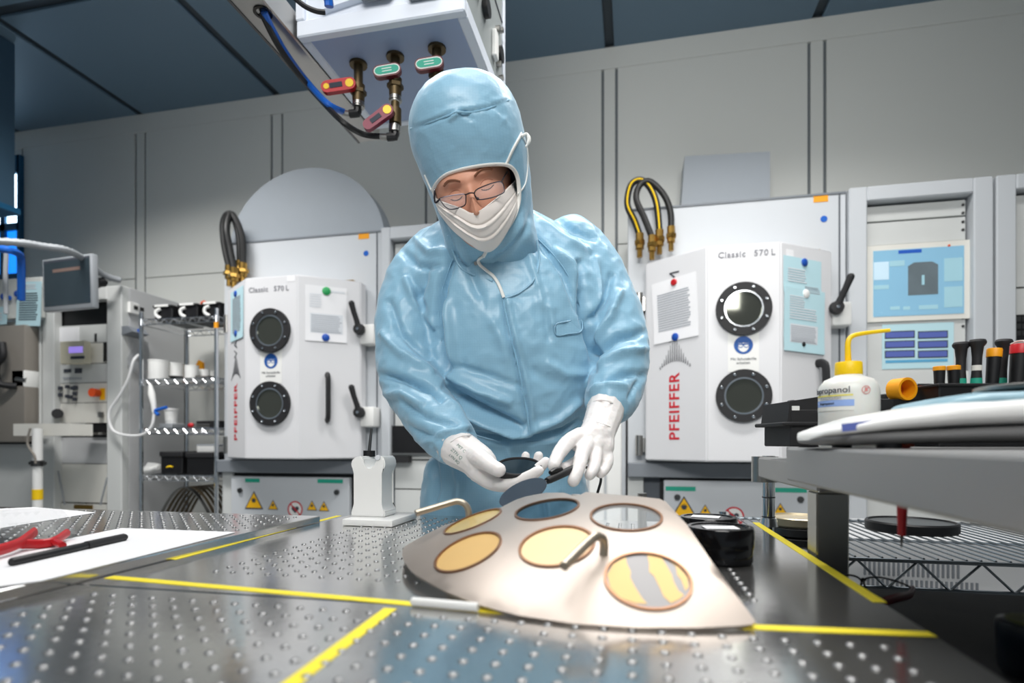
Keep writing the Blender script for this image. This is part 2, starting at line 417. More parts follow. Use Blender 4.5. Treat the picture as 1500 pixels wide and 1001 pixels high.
refs_l = dict(cover=(-2.527, -1.70, .0, .82), green=((359, 380, 704), (465, 502, 705)), tri=((372, 735, .115), (400, 741, .062), (457, 742, .062), (474.5, 743, .062)),
    heart=(432.5, 746.5, .052), glass='glass_porthole', brandz=.19)

mR, RL, RC, RR, fw = machine('coating_machine', 'white coating machine with red lettering and two portholes beside the touchscreen rack', .527, 1, refs_r)
mL, LL, LC, LR, fw = machine('coating_machine', 'white coating machine with arched grey top beside the wire shelf rack', -2.062, -1, refs_l)
# arched housing on the left machine, duct box on the right one
T = FR((-2.062, 3.30, 2.30), (1, 0, 0), (0, 0, 1))
apx = [(.55*cos(x), .50*sin(x)) for x in [pi*k/40 for k in range(41)]]
MB().prism(apx, -.12, 0, T).build('arched_housing', 'grey_arch', mL, 30) if 'grey_arch' in MATS else None
p0 = onY(1003, 229, 3.6); p1 = onY(1128, 222, 3.6)
MB().prism([(p0.x-.03, 0), (p1.x, 0), (p1.x, p1.z-2.33), (p0.x, p0.z-2.33)], -.19, 0, FR((0, 3.6, 2.33), (1, 0, 0), (0, 0, 1))).build('duct_box', 'grey_arch', mR, 0)

# hydraulic hoses (parts of the machines)
def hose(px_pts, y, r, parent, stripe=False, m='hose'):
    pts = sp([onY(px, py, y+dy) for px, py, dy in px_pts], 6)
    h = MB().tube(pts, r, 10).build('hose', m, parent)
    for e, q in ((pts[0], pts[1]), (pts[-1], pts[-2])):
        dn = V((0, 0, -1))
        MB().cyl(e+dn*-.01, e+dn*.075, r*1.25, n=10).cyl(e+dn*.03, e+dn*.05, r*1.7, n=6).cyl(e+dn*.075, e+dn*.12, r*.8, n=8).build('hose_fitting', 'brass', h)
    if stripe:
        MB().tube([p+V((0, -r*.85, 0)) for p in pts], r*.28, 6).build('hose_stripe', 'yellow', h)
hose([(937, 345, 0), (930, 325, 0), (919, 300, 0), (924, 272, 0), (938, 264, 0), (952, 275, 0), (962, 300, 0), (966, 340, 0)], 3.19, .018, mR, True)
hose([(955, 348, 0), (944, 320, 0), (932, 292, 0), (937, 272, .03), (952, 266, .03), (972, 285, .03), (982, 310, .03), (983, 335, .03)], 3.15, .017, mR)
hose([(336, 392, 0), (329, 360, 0), (327, 330, 0), (333, 315, 0), (342, 318, 0), (350, 345, 0), (352, 385, 0)], 3.19, .022, mL)
hose([(343, 395, 0), (337, 365, 0), (332, 335, 0), (338, 314, .05), (347, 325, .05), (355, 350, .05), (356, 388, .05)], 3.13, .020, mL)

# notices and magnets on the machine doors
def notice(label, px0, py0, px1, py1, FRM, m='paper', lines=(), tilt=0., name='paper_notice', lift0=0.):
    o = FRM.translation; n = FRM.to_3x3().col[2]
    inv = FRM.inverted()
    A = inv @ hit(px0, (py0+py1)/2, o, n); B = inv @ hit(px1, (py0+py1)/2, o, n); C = inv @ hit((px0+px1)/2, py0, o, n); E = inv @ hit((px0+px1)/2, py1, o, n)
    cx, cy = (A.x+B.x)/2, (C.y+E.y)/2; wd, ht = abs(B.x-A.x), abs(C.y-E.y)
    T = FRM @ tr((cx, cy, .002+lift0)) @ rot('Z', tilt)
    m_ = MB(); k = 8
    prof = [(.0016+.012*max(0, .25-j/k), -ht/2+ht*j/k) for j in range(k+1)]
    m_.prism([(z, y) for z, y in prof]+[(z-.001, y) for z, y in prof[::-1]], -wd/2, wd/2, T @ Matrix(((0, 0, 1, 0), (0, 1, 0, 0), (1, 0, 0, 0), (0, 0, 0, 1))))
    p = tag(m_.build(name, m, None, 60), label, 'paper')
    pm = {}
    for (x0, y0, x1, y1, kind, nl) in lines:        # fractions of the sheet, y from the top
        mm = pm.setdefault(kind, MB())
        for q in range(nl):
            yy = ht/2 - ht*(y0+(y1-y0)*(q+.5)/nl); lh = ht*(y1-y0)/nl*(.45 if nl > 1 else 1)
            xx1 = x1 - (random.random()*.12*(x1-x0) if nl > 1 else 0)
            lift = .0032+.012*max(0, .25-(yy+ht/2)/ht) + (.0004 if nl > 1 else 0)
            mm.box((-wd/2+wd*(x0+xx1)/2, yy, lift), (wd*(xx1-x0), lh, .0003), T)
    for kind, mm in pm.items(): mm.build('printed_lines', kind, p, 0)
    return T
def magnet(label, px, py, FRM, m, r=.019):
    o = FRM.translation; n = FRM.to_3x3().col[2]; c = hit(px, py, o, n)
    T = FRM.copy(); T.translation = c
    tag(MB().lathe([(r, .003), (r, .010), (r*.8, .013), (0, .014)], T, 18).build('magnet', m), label, 'magnet')
notice('white printed notice hanging under a red magnet, left facet of the machine with hoses', 957, 407, 1022, 499, RL, 'paper', [(.12, .2, .86, .82, 'print_grey', 16)], 3)
magnet('red magnet holding the top of a white printed notice', 988, 414, RL, 'red', .017)
magnet('blue magnet pinning the bottom of a white notice above the emblem', 990, 494, RL, 'blue', .02)
notice('upper light cyan sheet with sparse print under a blue magnet', 1147, 379, 1202, 432, RR, 'paper_cyan', [(.1, .3, .6, .7, 'print_light', 6), (.55, .75, .95, .95, 'print_grey', 4)], 0)
notice('lower light cyan sheet with a grey text block, pinned by white and black magnets', 1147, 424, 1206, 517, RR, 'paper_cyan', [(.12, .12, .5, .3, 'print_light', 5), (.12, .3, .8, .5, 'print_light', 5), (.14, .57, .82, .86, 'print_light', 1), (.16, .59, .8, .85, 'print_grey', 9)], -1, lift0=.0035)
magnet('blue magnet at the top of the upper cyan sheet', 1177, 385, RR, 'blue')
magnet('white magnet where the two cyan sheets overlap', 1179, 431, RR, 'white_gloss', .022)
magnet('black magnet at the bottom of the lower cyan sheet', 1175, 505, RR, 'black', .012)
notice('narrow cyan notice under two blue magnets above the grey lettering', 339, 424, 357, 498, LL, 'paper_cyan', [(.15, .14, .85, .85, 'print_grey', 16)])
magnet('blue magnet at the top of the narrow cyan notice', 346.5, 431, LL, 'blue')
magnet('blue magnet at the bottom of the narrow cyan notice', 347, 489, LL, 'blue')
notice('white form with a grey text block under a green magnet', 447, 420, 508, 501, LR, 'paper', [(.1, .14, .4, .4, 'print_light', 6), (.5, .07, .95, .1, 'print_light', 1), (.12, .5, .9, .85, 'print_light', 1), (.14, .52, .88, .84, 'print_grey', 9)])
magnet('green magnet at the top of the white form', 478, 427, LR, 'green', .024)
magnet('blue magnet at the bottom of the white form', 477, 495, LR, 'blue', .022)

# ============================================================ EQUIPMENT RACKS BESIDE THE MACHINES
def rack_shell(name, label, x0, x1, seams, ztop=2.345, inset=.085, y=YP-.03):
    t = thing(name, label, 'rack', ((x0+x1)/2, 3.5, 0))
    MB().bb((x0, y, 0), (x0+inset, 3.74, ztop), bev=.006).build('frame_post', 'machine_frame', t, 0)
    MB().bb((x1-inset, y, 0), (x1, 3.74, ztop), bev=.006).build('frame_post', 'machine_frame', t, 0)
    MB().bb((x0+inset, y, ztop-.075), (x1-inset, 3.74, ztop), bev=.006).build('top_rail', 'machine_frame', t, 0)
    zs = list(seams)
    for za, zb in zip(zs[1:], zs):
        MB().bb((x0+inset+.012, y+.05, za+.004), (x1-inset-.012, y+.07, zb-.004), bev=.002).build('blank_panel', 'rack_grey', t, 0)
    MB().bb((x0+inset, y+.075, 0), (x1-inset, y+.085, ztop-.08)).build('rack_back', 'dark_recess', t, 0)
    for za in zs[:-1]:
        for k in (.04, .0):
            MB().lathe([(.007, 0), (.007, .004), (0, .005)], FR((x1-inset-.024, y+.05, za-.03-k), (1, 0, 0), (0, 0, 1)), 8).build('panel_screw', 'steel_dark', t)
    return t
yr = YP-.03
def zpx(px, py, y): return onY(px, py, y).z
xa, xb = onY(1244, 400, yr).x, onY(1456, 400, yr).x
rk = rack_shell('equipment_rack', 'tall grey rack with a blue touchscreen beside the coating machine', xa, xb, [2.26, 2.175, 2.05, 1.69, 1.30, .9, .5, .05])
# touchscreen unit
yp = yr+.045
mat('screen_blue', (132, 178, 204), .25, var=.03, emit=.22)
mat('scr_white', (190, 214, 228), .3, var=.02, emit=.25)
mat('scr_dark', (104, 116, 122), .3, var=.15, emit=.06)
mat('scr_mid', (156, 196, 208), .3, var=.05, emit=.2)
mat('scr_navy', (40, 84, 170), .3, var=.02, emit=.3)
def rect(mb, px0, py0, px1, py1, y, dz=0., th=.001):
    A = onY(px0, (py0+py1)/2, y); B = onY(px1, (py0+py1)/2, y); C = onY((px0+px1)/2, py0, y); E = onY((px0+px1)/2, py1, y)
    mb.bb((A.x, y-dz-th, E.z), (B.x, y-dz, C.z)); return mb
def rpart(name, m, parent, px0, py0, px1, py1, y, dz=0., th=.001):
    return rect(MB(), px0, py0, px1, py1, y, dz, th).build(name, m, parent, 0)
ts = rpart('touchscreen', 'offwhite', rk, 1268, 357, 1428, 470, yr+.05, 0, .012)
sc = rpart('screen', 'screen_blue', ts, 1279, 364, 1412, 462, yr+.038, 0, .002)
for q in ((1303, 382, 1325, 390), (1383, 378, 1410, 412), (1383, 420, 1410, 450), (1280, 418, 1302, 424), (1304, 449, 1318, 454), (1323, 449, 1333, 454), (1346, 447, 1374, 453)):
    rpart('screen_field', 'scr_mid', sc, *q, yr+.036)
rpart('screen_field', 'scr_white', sc, 1280, 384, 1302, 410, yr+.036)
rpart('screen_bar', 'scr_navy', sc, 1316, 366, 1350, 371, yr+.036)
c0 = onY(1352, 432, yr+.036); c1 = onY(1330, 432, yr+.036); c2 = onY(1374, 432, yr+.036); ct = onY(1352, 384, yr+.036)
hw_ = (c2.x-c1.x)/2; hh = ct.z-c0.z
ch = [(-hw_, 0), (hw_, 0), (hw_, hh*.9), (hw_*.6, hh), (-hw_*.6, hh), (-hw_, hh*.9)]
MB().prism(ch, 0, .001, FR((c0.x, yr+.036, c0.z), (1, 0, 0), (0, 0, 1))).build('screen_chamber_drawing', 'scr_dark', sc, 0)
MB().bb((c0.x-.006, yr+.0335, c0.z+.05), (c0.x+.006, yr+.035, c0.z+hh*.6)).build('screen_chamber_core', 'scr_mid', sc, 0)
MB().lathe([(.006, 0), (.006, .003), (0, .004)], FR(onY(1390, 360, yr+.038), (1, 0, 0), (0, 0, 1)), 10).build('screen_led', 'orange_red', ts)
# printed sheet with six displays
T = FR((0, yr+.05, 0), (1, 0, 0), (0, 0, 1))
mat('print_blue', (88, 104, 178), .6, var=.05); mat('print_sky', (90, 165, 205), .6, var=.03)
sh = tag(rect(MB(), 1292, 474, 1397, 540, yr+.048, 0, .0015).build('printed_sheet', 'paper_cyan', None, 0), 'cyan sheet showing six blue display panels below the touchscreen', 'paper')
for i in range(3):
    for j in range(2):
        x0 = 1296+j*48.5; y0 = 485+i*14.2
        f = rpart('display_picture', 'print_dark', sh, x0, y0, x0+44, y0+11, yr+.0462)
        rpart('display_face', 'print_blue', f, x0+1.4, y0+1.5, x0+42.6, y0+9.5, yr+.0450)
rpart('sheet_strip', 'print_sky', sh, 1297, 527, 1388, 531, yr+.0462)
# red/orange switches and keypad lower on the rack
m_ = rpart('switch_panel', 'rack_grey', rk, 1270, 545, 1428, 640, yr+.05, 0, .004)
# rack at the right edge
xc_, xd_ = xb+.012, xb+.62
rk2 = rack_shell('equipment_rack', 'grey rack with a black keypad module beyond the touchscreen rack', xc_, xd_, [2.26, 1.80, 1.46, 1.10, .7, .05])
kp = rpart('keypad_module', 'black', rk2, 1487, 461, 1540, 498, yr+.05, 0, .012)
for i in range(3):
    for j in range(3): rpart('key', 'steel_dark', kp, 1489+j*8, 464+i*10.5, 1495+j*8, 471+i*10.5, yr+.038, 0, .004)
# rack behind the person
xe, xf = -1.502, -.86
rk3 = rack_shell('equipment_rack', 'grey rack with a black instrument, behind the person in blue', xe, xf, [2.26, 1.85, 1.45, 1.13, .93, .75, .60, .45, .05], inset=.06)
bi = rpart('instrument', 'black', rk3, 566, 624, 640, 666, yr+.05, 0, .02)
rpart('instrument_lip', 'black_soft', bi, 570, 668, 603, 678, yr+.03, 0, .05)
rpart('instrument_edge', 'steel', bi, 570, 664, 640, 667, yr+.03, 0, .006)
for i in range(5): rpart('instrument_vent', 'steel_dark', bi, 567.5, 628+i*6, 570, 632+i*6, yr+.03, 0, .003)

# low white cabinet with ribbed doors behind the person
t = thing('storage_cabinet', 'low white cabinet with ribbed doors beside the person in blue', 'cabinet', (-.44, 3.5, 0))
MB().bb((-.85, 3.30, 0), (-.04, 3.74, 1.30), bev=.004).build('body', 'machine_frame', t, 0)
for k in range(8): MB().bb((-.84+k*.099, 3.275, .05), (-.84+k*.099+.085, 3.30, 1.28), bev=.006).build('door_rib', 'white', t, 0)
# ============================================================ LEFT BACKGROUND
# process chamber at the left edge
t = thing('process_chamber', 'beige chamber with brown steel door and black lever at the left wall', 'machine', (-4.5, 3.4, 0))
xr = onY(61, 600, 3.2).x - .012; xl_ = -5.1
ZCH = onY(50, 468, 3.2).z
MB().bb((xl_, 3.2, 0), (xr, 3.75, ZCH), bev=.006).build('body', 'rack_grey', t, 0)
xd = onY(36, 560, 3.1).x
dr = MB().bb((xl_, 3.1, onY(20, 648, 3.1).z), (xd, 3.2, onY(20, 476, 3.1).z), bev=.012, seg=2).build('chamber_door', 'brown_steel', t)
MB().bb((xl_, 3.14, 1.025), (xr, 3.2, 1.04)).build('seam_strip', 'black', t, 0)  # black strip along the seam under the chamber door
T = FR(onY(15, 545, 3.1), (1, 0, 0), (0, 0, 1))
MB().tube(sp([(.06, -.10, .0), (-.01, -.09, .05), (-.035, -.04, .06), (-.035, .04, .06), (.02, .10, .06), (.0, .19, .05)], 5), .022, 8, T=T).build('lever', 'black_soft', dr)
lk = MB().box((0, 0, .05), (.12, .13, .10), FR(onY(48, 557, 3.2), (1, 0, 0), (0, 0, 1)), bev=.012, seg=2).build('latch_block', 'white', t)
MB().cyl(onY(24, 556, 3.1), onY(40, 558, 3.12), .018, .022, 12).build('latch_pin', 'steel', lk)
MB().tube(sp([onY(47, 650, 3.16), onY(54, 641, 3.16), onY(58, 631, 3.16), onY(66, 630, 3.16)], 5), .010, 8).build('hook', 'black', t)
rpart('keyhole_plate', 'offwhite', t, 42, 600, 50, 606, 3.2, 0, .004)

# white pipe with yellow band beside the chamber
t = thing('vent_pipe', 'white vertical pipe with a yellow band beside the control rack', 'pipe', onY(55, 740, 2.92)*1.0)
t.location.z = 0
px = onY(55, 700, 2.92)
MB().cyl((px.x, px.y, 0), (px.x, px.y, onY(55, 628, 2.92).z), .028, n=16).build('pipe', 'white', t)
MB().cyl((px.x, px.y, onY(55, 732, 2.92).z), (px.x, px.y, onY(55, 717, 2.92).z), .0295, n=16).build('yellow_band', 'yellow', t)
zc = onY(55, 679, 2.92).z
MB().cyl((px.x, px.y, zc-.018), (px.x, px.y, zc+.018), .036, n=14).cyl((px.x-.06, px.y, zc), (px.x+.06, px.y, zc), .012, n=8).build('pipe_clamp', 'steel_dark', t)
MB().tube(sp([(px.x-.02, px.y-.03, onY(50, 628, 2.92).z), (px.x-.035, px.y-.035, onY(50, 650, 2.92).z), (px.x+.02, px.y-.035, onY(50, 668, 2.92).z), (px.x+.03, px.y-.035, zc)], 6), .007, 6).build('cable', 'brown_steel', t)

# control rack
YK = 3.2
XL, XR = onY(62, 560, YK).x, onY(178, 560, YK).x
t = thing('control_rack', 'tall grey control rack with instruments behind the flat monitor', 'rack', ((XL+XR)/2, 3.45, 0))
ZR = onY(176, 418, YK).z
MB().bb((XL, YK, 0), (XL+.10, YK+.06, ZR), bev=.005).build('frame_post', 'rack_grey', t, 0)
xo = onY(156, 560, YK).x
MB().bb((xo, YK, 0), (XR, YK+.06, ZR), bev=.005).build('frame_post', 'rack_grey', t, 0)
MB().bb((XL+.10, YK, ZR-.09), (xo, YK+.06, ZR), bev=.005).build('top_rail', 'rack_grey', t, 0)
sidep = MB().bb((XR-.02, YK+.06, 0), (XR, 3.75, ZR), bev=.003).build('side_panel', 'side_grey', t, 0)
MB().bb((XL, YK+.06, 0), (XL+.02, 3.75, ZR), bev=.003).build('side_panel', 'side_grey', t, 0)
MB().bb((XL+.02, YK+.06, ZR-.02), (XR-.02, 3.75, ZR)).build('roof_panel', 'rack_grey', t, 0)
MB().bb((XL+.02, YK+.3, 0), (XR-.02, YK+.32, ZR-.02)).build('rack_back', 'black', t, 0)
xi0, xi1 = XL+.10, xo
def rp(name, m, px0, py0, px1, py1, dy, parent=t, th=.004, y=YK+.05): return rpart(name, m, parent, px0, py0, px1, py1, y-dy, 0, th)
X0, X1 = 79, 157
lbl = rp('blank_panel', 'rack_grey', X0, 477, X1, 503, 0)
rp('note_label', 'paper', 88, 480, 116, 501, .005, lbl); rp('connector', 'steel_dark', 139, 489, 142, 501, .005, lbl)
rp('dark_bay', 'black', X0, 440, X1, 477, -.02)
i1 = rp('instrument', 'offwhite', X0, 504, X1, 533, .0); rp('rack_ear', 'black', 72, 504, 80, 533, .008, i1); rp('rack_ear', 'black', 152, 502, 158, 530, .008, i1)
ct = rp('controller', 'offwhite', 99, 502, 133, 534, .05, i1, .05, YK+.05)
mat('lcd_purple', (150, 130, 220), .3, var=.02, emit=.8); mat('cream', (214, 208, 186), .5)
ct.data.materials.clear(); ct.data.materials.append(MATS['cream'])
rp('lcd_screen', 'lcd_purple', 101, 508, 121, 517, .101, ct, .002); rp('controller_keys', 'print_dark', 104, 522, 124, 526, .101, ct, .003)
i2 = rp('instrument', 'rack_grey', X0, 534, X1, 561, 0)
for a in ((94, 541, 104, 546), (110, 540, 120, 547)): rp('digit_display', 'print_dark', *a, .005, i2)
for k in range(7): rp('push_button', 'print_grey', 93+k*4, 553, 95.5+k*4, 556, .005, i2)
i3 = rp('instrument', 'offwhite', X0, 562, X1, 590, 0)
for a in ((100, 567), (108, 569), (112, 568), (100, 581), (105, 582), (111, 577), (111, 585), (90, 569), (90, 579)): rp('knob', 'print_dark', a[0]-2, a[1]-2.5, a[0]+2, a[1]+2.5, .012, i3, .016)
es = rp('stop_plate', 'warn_yellow', 147, 569, 154, 586, .005, i3)
c = onY(144, 576, YK+.03); MB().cyl(c, c+V((0, -.05, 0)), .026, .030, 14).build('stop_button', 'orange_red', i3)
i4 = rp('blank_panel', 'offwhite', X0, 591, X1, 620, 0)
c = onY(84, 607, YK+.04); MB().cyl(c, c+V((.075, -.06, 0)), .03, .034, 14).build('cable_plug', 'black_soft', i4)
rp('knob', 'steel', 146, 604, 152, 612, .012, i4, .016)
kb = rp('keyboard_tray', 'offwhite', 56, 622, 136, 639, .12, t, .16); rp('tray_slot', 'black', 136, 622, 157, 639, .0, t, .01); rp('tray_rail', 'steel', 128, 634, 156, 637, .03, t, .06)
rp('blank_panel', 'side_grey', X0, 641, X1, 679, -.01); rp('blank_panel', 'offwhite', X0, 680, X1, 736, -.01); bp_ = rp('blank_panel', 'offwhite', X0, 738, X1, 800, -.002)
rp('nameplate', 'brass', 109, 740, 136, 746, .006, bp_)
for a, b2 in (((85, 690), (95, 740)), ((157, 700), (147, 740))): MB().cyl(onY(*a, YK), onY(*b2, YK), .006, n=6).build('cable', 'hose_grey', t)
for zz in range(5): rp('mounting_hole', 'print_dark', 77, 655+zz*20, 78.5, 658+zz*20, 0)
# things on the rack side
so = onX(194, 480, XR).y
def onside(px, py): return onX(px, py, XR)
a, b2 = onside(186, 442), onside(200, 462)
rs = MB().bb((XR, a.y, b2.z), (XR+.025, b2.y, a.z), bev=.004).build('switch_box', 'white', t)
for q in (.03, .08): MB().bb((XR+.025, a.y+q, b2.z+.03), (XR+.029, a.y+q+.03, a.z-.02)).build('switch_rocker', 'black', rs, 0)
a, b2 = onside(178, 478), onside(203, 496)
wd = thing('wall_gauge', 'small grey wedge box with blue dial on the rack side panel', 'gauge', (XR+.02, (a.y+b2.y)/2, b2.z))
MB().prism([(0, b2.z), (.09, b2.z+.02), (.05, a.z), (0, a.z)], 0, b2.y-a.y, FR((XR+.001, b2.y, 0), (1, 0, 0), (0, 0, 1))).build('gauge_body', 'grey_paint', wd, 0)
MB().lathe([(.022, 0), (.022, .008), (0, .01)], FR((XR+.078, (a.y+b2.y)/2, (a.z+b2.z)/2), (0, 1, 0), (-.3, 0, 1)), 16).build('gauge_dial', 'blue', wd)
# thin clear pouch hanging under it
mat('pouch', (205, 208, 212), .25, alpha=.55, var=.05)
m = MB(); a = onside(188, 496); k = 7
g = [[m.bm.verts.new((XR+.012+.02*sin(j*1.3+i)*.5, a.y+.05*i+.02*sin(j), a.z-.035*j*(1+.1*i))) for i in range(4)] for j in range(k)]
for j in range(k-1):
    for i in range(3): m.bm.faces.new((g[j][i], g[j][i+1], g[j+1][i+1], g[j+1][i]))
bmesh.ops.solidify(m.bm, geom=m.bm.faces[:], thickness=.002)
tag(m.build('plastic_pouch', 'pouch', None, 60), 'crumpled clear plastic pouch hanging on the rack side panel', 'pouch')

# monitor on an arm
mt = thing('monitor', 'silver-framed flat monitor showing a dark screen above the control rack', 'monitor', onY(98, 455, 2.95))
A, B, C, E = D(59, 381, 3.62), D(133, 371, 3.48), D(137, 449, 3.48), D(66, 458, 3.62)
xx = (B-A).normalized(); yy = (A-E); yy = (yy-xx*yy.dot(xx)).normalized(); ctr = (A+B+C+E)/4
T = FR(ctr, xx, yy); mw = ((B-A).length+(C-E).length)/2; mh = ((A-E).length+(B-C).length)/2
mat('monitor_screen', (46, 56, 62), .18, var=.25, nscale=5, emit=.12, ecol=(70, 84, 92)); mat('monitor_bar', (120, 100, 92), .3, emit=.1)

mat('steel_silver', (168, 172, 176), .4, .3)
bz = MB().box((0, 0, -.02), (mw, mh, .04), T, bev=.008, seg=2).build('bezel', 'steel_silver', mt)
scn_ = MB().box((0, mh*.025, .001), (mw*.92, mh*.86, .002), T).build('screen', 'monitor_screen', mt, 0)
MB().box((0, mh*.25, .0025), (mw*.55, mh*.06, .0006), T).build('screen_window', 'monitor_bar', scn_, 0)
MB().box((0, mh*.43, .0025), (mw*.9, mh*.035, .0006), T).build('screen_titlebar', 'print_dark', scn_, 0)
MB().cyl(T @ V((0, 0, -.04)), T @ V((.05, .05, -.2)), .03, n=12).cyl(T @ V((.05, .05, -.2)), (XL+.25, YK-.004, ZR-.05), .022, n=10).build('monitor_arm', 'black', mt)

# tubing and cables along the left wall
tag(MB().tube(sp([D(-20, 353, 3.0), D(30, 356, 3.1), D(62, 361, 3.2), D(95, 366, 3.3), D(120, 378, 3.5), D(150, 402, 3.7), D(176, 411, 3.8)], 8), [.018+.003*(k % 2) for k in range(49)], 10).build('corrugated_tube', 'hose_grey'), 'grey corrugated tube arching over the monitor', 'tube')
tag(MB().tube(sp([D(-20, 362, 3.2), D(10, 366, 3.2), D(27, 372, 3.3), D(31, 385, 3.35), D(31, 440, 3.4)], 8), .02, 10).build('air_hose', 'blue_hose'), 'blue air hose bending down by the bright window', 'hose')
tag(MB().tube(sp([D(9, 372, 3.3), D(8, 410, 3.3), D(9, 460, 3.3)], 6), .012, 8).build('wall_cable', 'hose_grey'), 'thin grey cable hanging straight below the window', 'cable')
YN = 3.14
T = FR((0, YN, 0), (1, 0, 0), (0, 0, 1))
notice('cyan printed notice hanging beside the monitor', 25, 413, 61, 478, FR((0, YN, 0), (1, 0, 0), (0, 0, 1)), 'paper_cyan', [(.2, .05, .8, .18, 'print_light', 3), (.12, .24, .88, .88, 'print_dark', 12)], -2)
notice('small cyan notice at the left edge below the blue magnet', -14, 450, 11, 476, FR((0, YN, 0), (1, 0, 0), (0, 0, 1)), 'paper_cyan', [(.1, .3, .8, .8, 'print_light', 3)], 0)
YB = 3.152
tag(MB().bb((-5.1, YB, ZCH), (onY(62, 440, YB).x-.01, YB+.03, onY(62, 405, YB).z), bev=.004).build('notice_board', 'wall'), 'pale panel carrying cyan notices above the beige chamber', 'panel')
magnet('blue magnet on the corner of the notice by the monitor', 26, 431, FR((0, YN-.006, 0), (1, 0, 0), (0, 0, 1)), 'blue', .022)
magnet('blue magnet on the pale panel above the small notice', 6, 435, FR((0, YN, 0), (1, 0, 0), (0, 0, 1)), 'blue', .022)
magnet('light blue magnet between the two cyan notices', 15, 437, FR((0, YN, 0), (1, 0, 0), (0, 0, 1)), 'blue_hose', .017)

# ============================================================ WIRE SHELF RACK
SY0, SY1 = 3.2, 3.60
SX0 = onY(207, 600, SY0).x; SX1 = onY(317, 600, SY0).x
t = thing('wire_shelf_rack', 'chrome wire shelf rack with pots and black boxes by the left machine', 'shelf rack', ((SX0+SX1)/2, (SY0+SY1)/2, 0))
SZ = [onY(262, y, SY0).z for y in (466, 555, 628, 697, 792)]
for x in (SX0, SX1):
    for y in (SY0, SY1):
        pp = [(x, y, 0)]+[(x, y, z) for z in (.5, 1.0, 1.5)]+[(x, y, SZ[0]+.05)]
        MB().tube(pp, .0125, 10).build('post', 'chrome', t)
def zig(m, p, q, h, n, r):
    p = V(p); q = V(q); pts = []
    for k in range(n*2+1):
        pts.append(p+(q-p)*(k/(2*n))+V((0, 0, 0 if k % 2 else -h)))
    m.tube(pts, r, 5)
for z in SZ:
    sh = MB()
    for y in (SY0, SY1):
        sh.cyl((SX0, y, z), (SX1, y, z), .004, n=6).cyl((SX0, y, z-.034), (SX1, y, z-.034), .004, n=6)
    for x in (SX0, SX1):
        sh.cyl((x, SY0, z), (x, SY1, z), .004, n=6).cyl((x, SY0, z-.034), (x, SY1, z-.034), .004, n=6)
    shf = sh.build('shelf_frame', 'chrome', t)
    m = MB(); zig(m, (SX0, SY0, z), (SX1, SY0, z), .034, 8, .0032); m.build('shelf_truss', 'chrome', shf)
    m = MB(); zig(m, (SX0, SY1, z), (SX1, SY1, z), .034, 8, .0032); m.build('shelf_truss', 'chrome', shf)
    m = MB(); n = 22
    for k in range(n):
        x = SX0+.02+(SX1-SX0-.04)*k/(n-1); m.cyl((x, SY0, z+.004), (x, SY1, z+.004), .0022, n=5)
    o = m.build('shelf_wires', 'chrome', shf); o['kind'] = 'stuff'
MB().cyl((SX1, SY0, onY(317, 481, SY0).z), (SX1, SY0, onY(317, 472, SY0).z), .0145, n=12).build('orange_band', 'orange', t)
for x in (SX0, SX1):
    for z in SZ: MB().cyl((x, SY0, z-.04), (x, SY0, z+.004), .0165, .0150, 12).build('shelf_collar', 'chrome', t)
# black bins on the top shelf
def stand(name, label, cat, px, z, y, group=None):
    p = onY(px, 600, y); return thing(name, label, cat, (p.x, y, z), group), p.x
Z = SZ[0]+.0066
for i, (p0, p1, lab) in enumerate(((226, 252, 'black plastic bin with white label nearest the control rack'), (262, 289, 'black plastic bin with white tag between two other bins'), (297, 322, 'black plastic bin with white strip below a small red flag'))):
    x0 = onY(p0, 600, SY0+.06).x; x1 = onY(p1, 600, SY0+.06).x
    t2 = thing('storage_bin', lab, 'bin', ((x0+x1)/2, SY0+.2, Z))
    MB().bb((x0, SY0+.06, Z), (x1, SY0+.36, Z+.095), bev=.006).build('bin_body', 'black', t2)
    MB().bb((x0-.006, SY0+.05, Z+.085), (x1+.006, SY0+.37, Z+.10), bev=.004).build('bin_rim', 'black_soft', t2)
    MB().bb((x0+.015, SY0+.045, Z+.088), (x1-.02, SY0+.05, Z+.102)).build('bin_label', 'white', t2, 0)
    MB().tube(sp([(x0+.055, SY0+.055, Z+.075), (x0+.03, SY0+.045, Z+.06), (x0+.03, SY0+.045, Z+.03), (x0+.055, SY0+.055, Z+.012)], 4), .011, 8).build('bin_handle', 'white', t2)
p = onY(299, 437, SY0+.2)
t2 = thing('red_flag', 'small red plastic flag standing on the last black bin', 'flag', (p.x, SY0+.2, Z+.10))
MB().prism([(-.018, 0), (.018, 0), (.022, .04), (.004, .055), (-.02, .045)], -.01, .01, FR((p.x, SY0+.2, Z+.10), (1, 0, 0), (0, 0, 1))).build('flag_body', 'orange_red', t2, 0)
MB().cyl((p.x, SY0+.2, Z+.04), (p.x, SY0+.2, Z+.145), .004, n=6).build('flag_pin', 'black', t2)
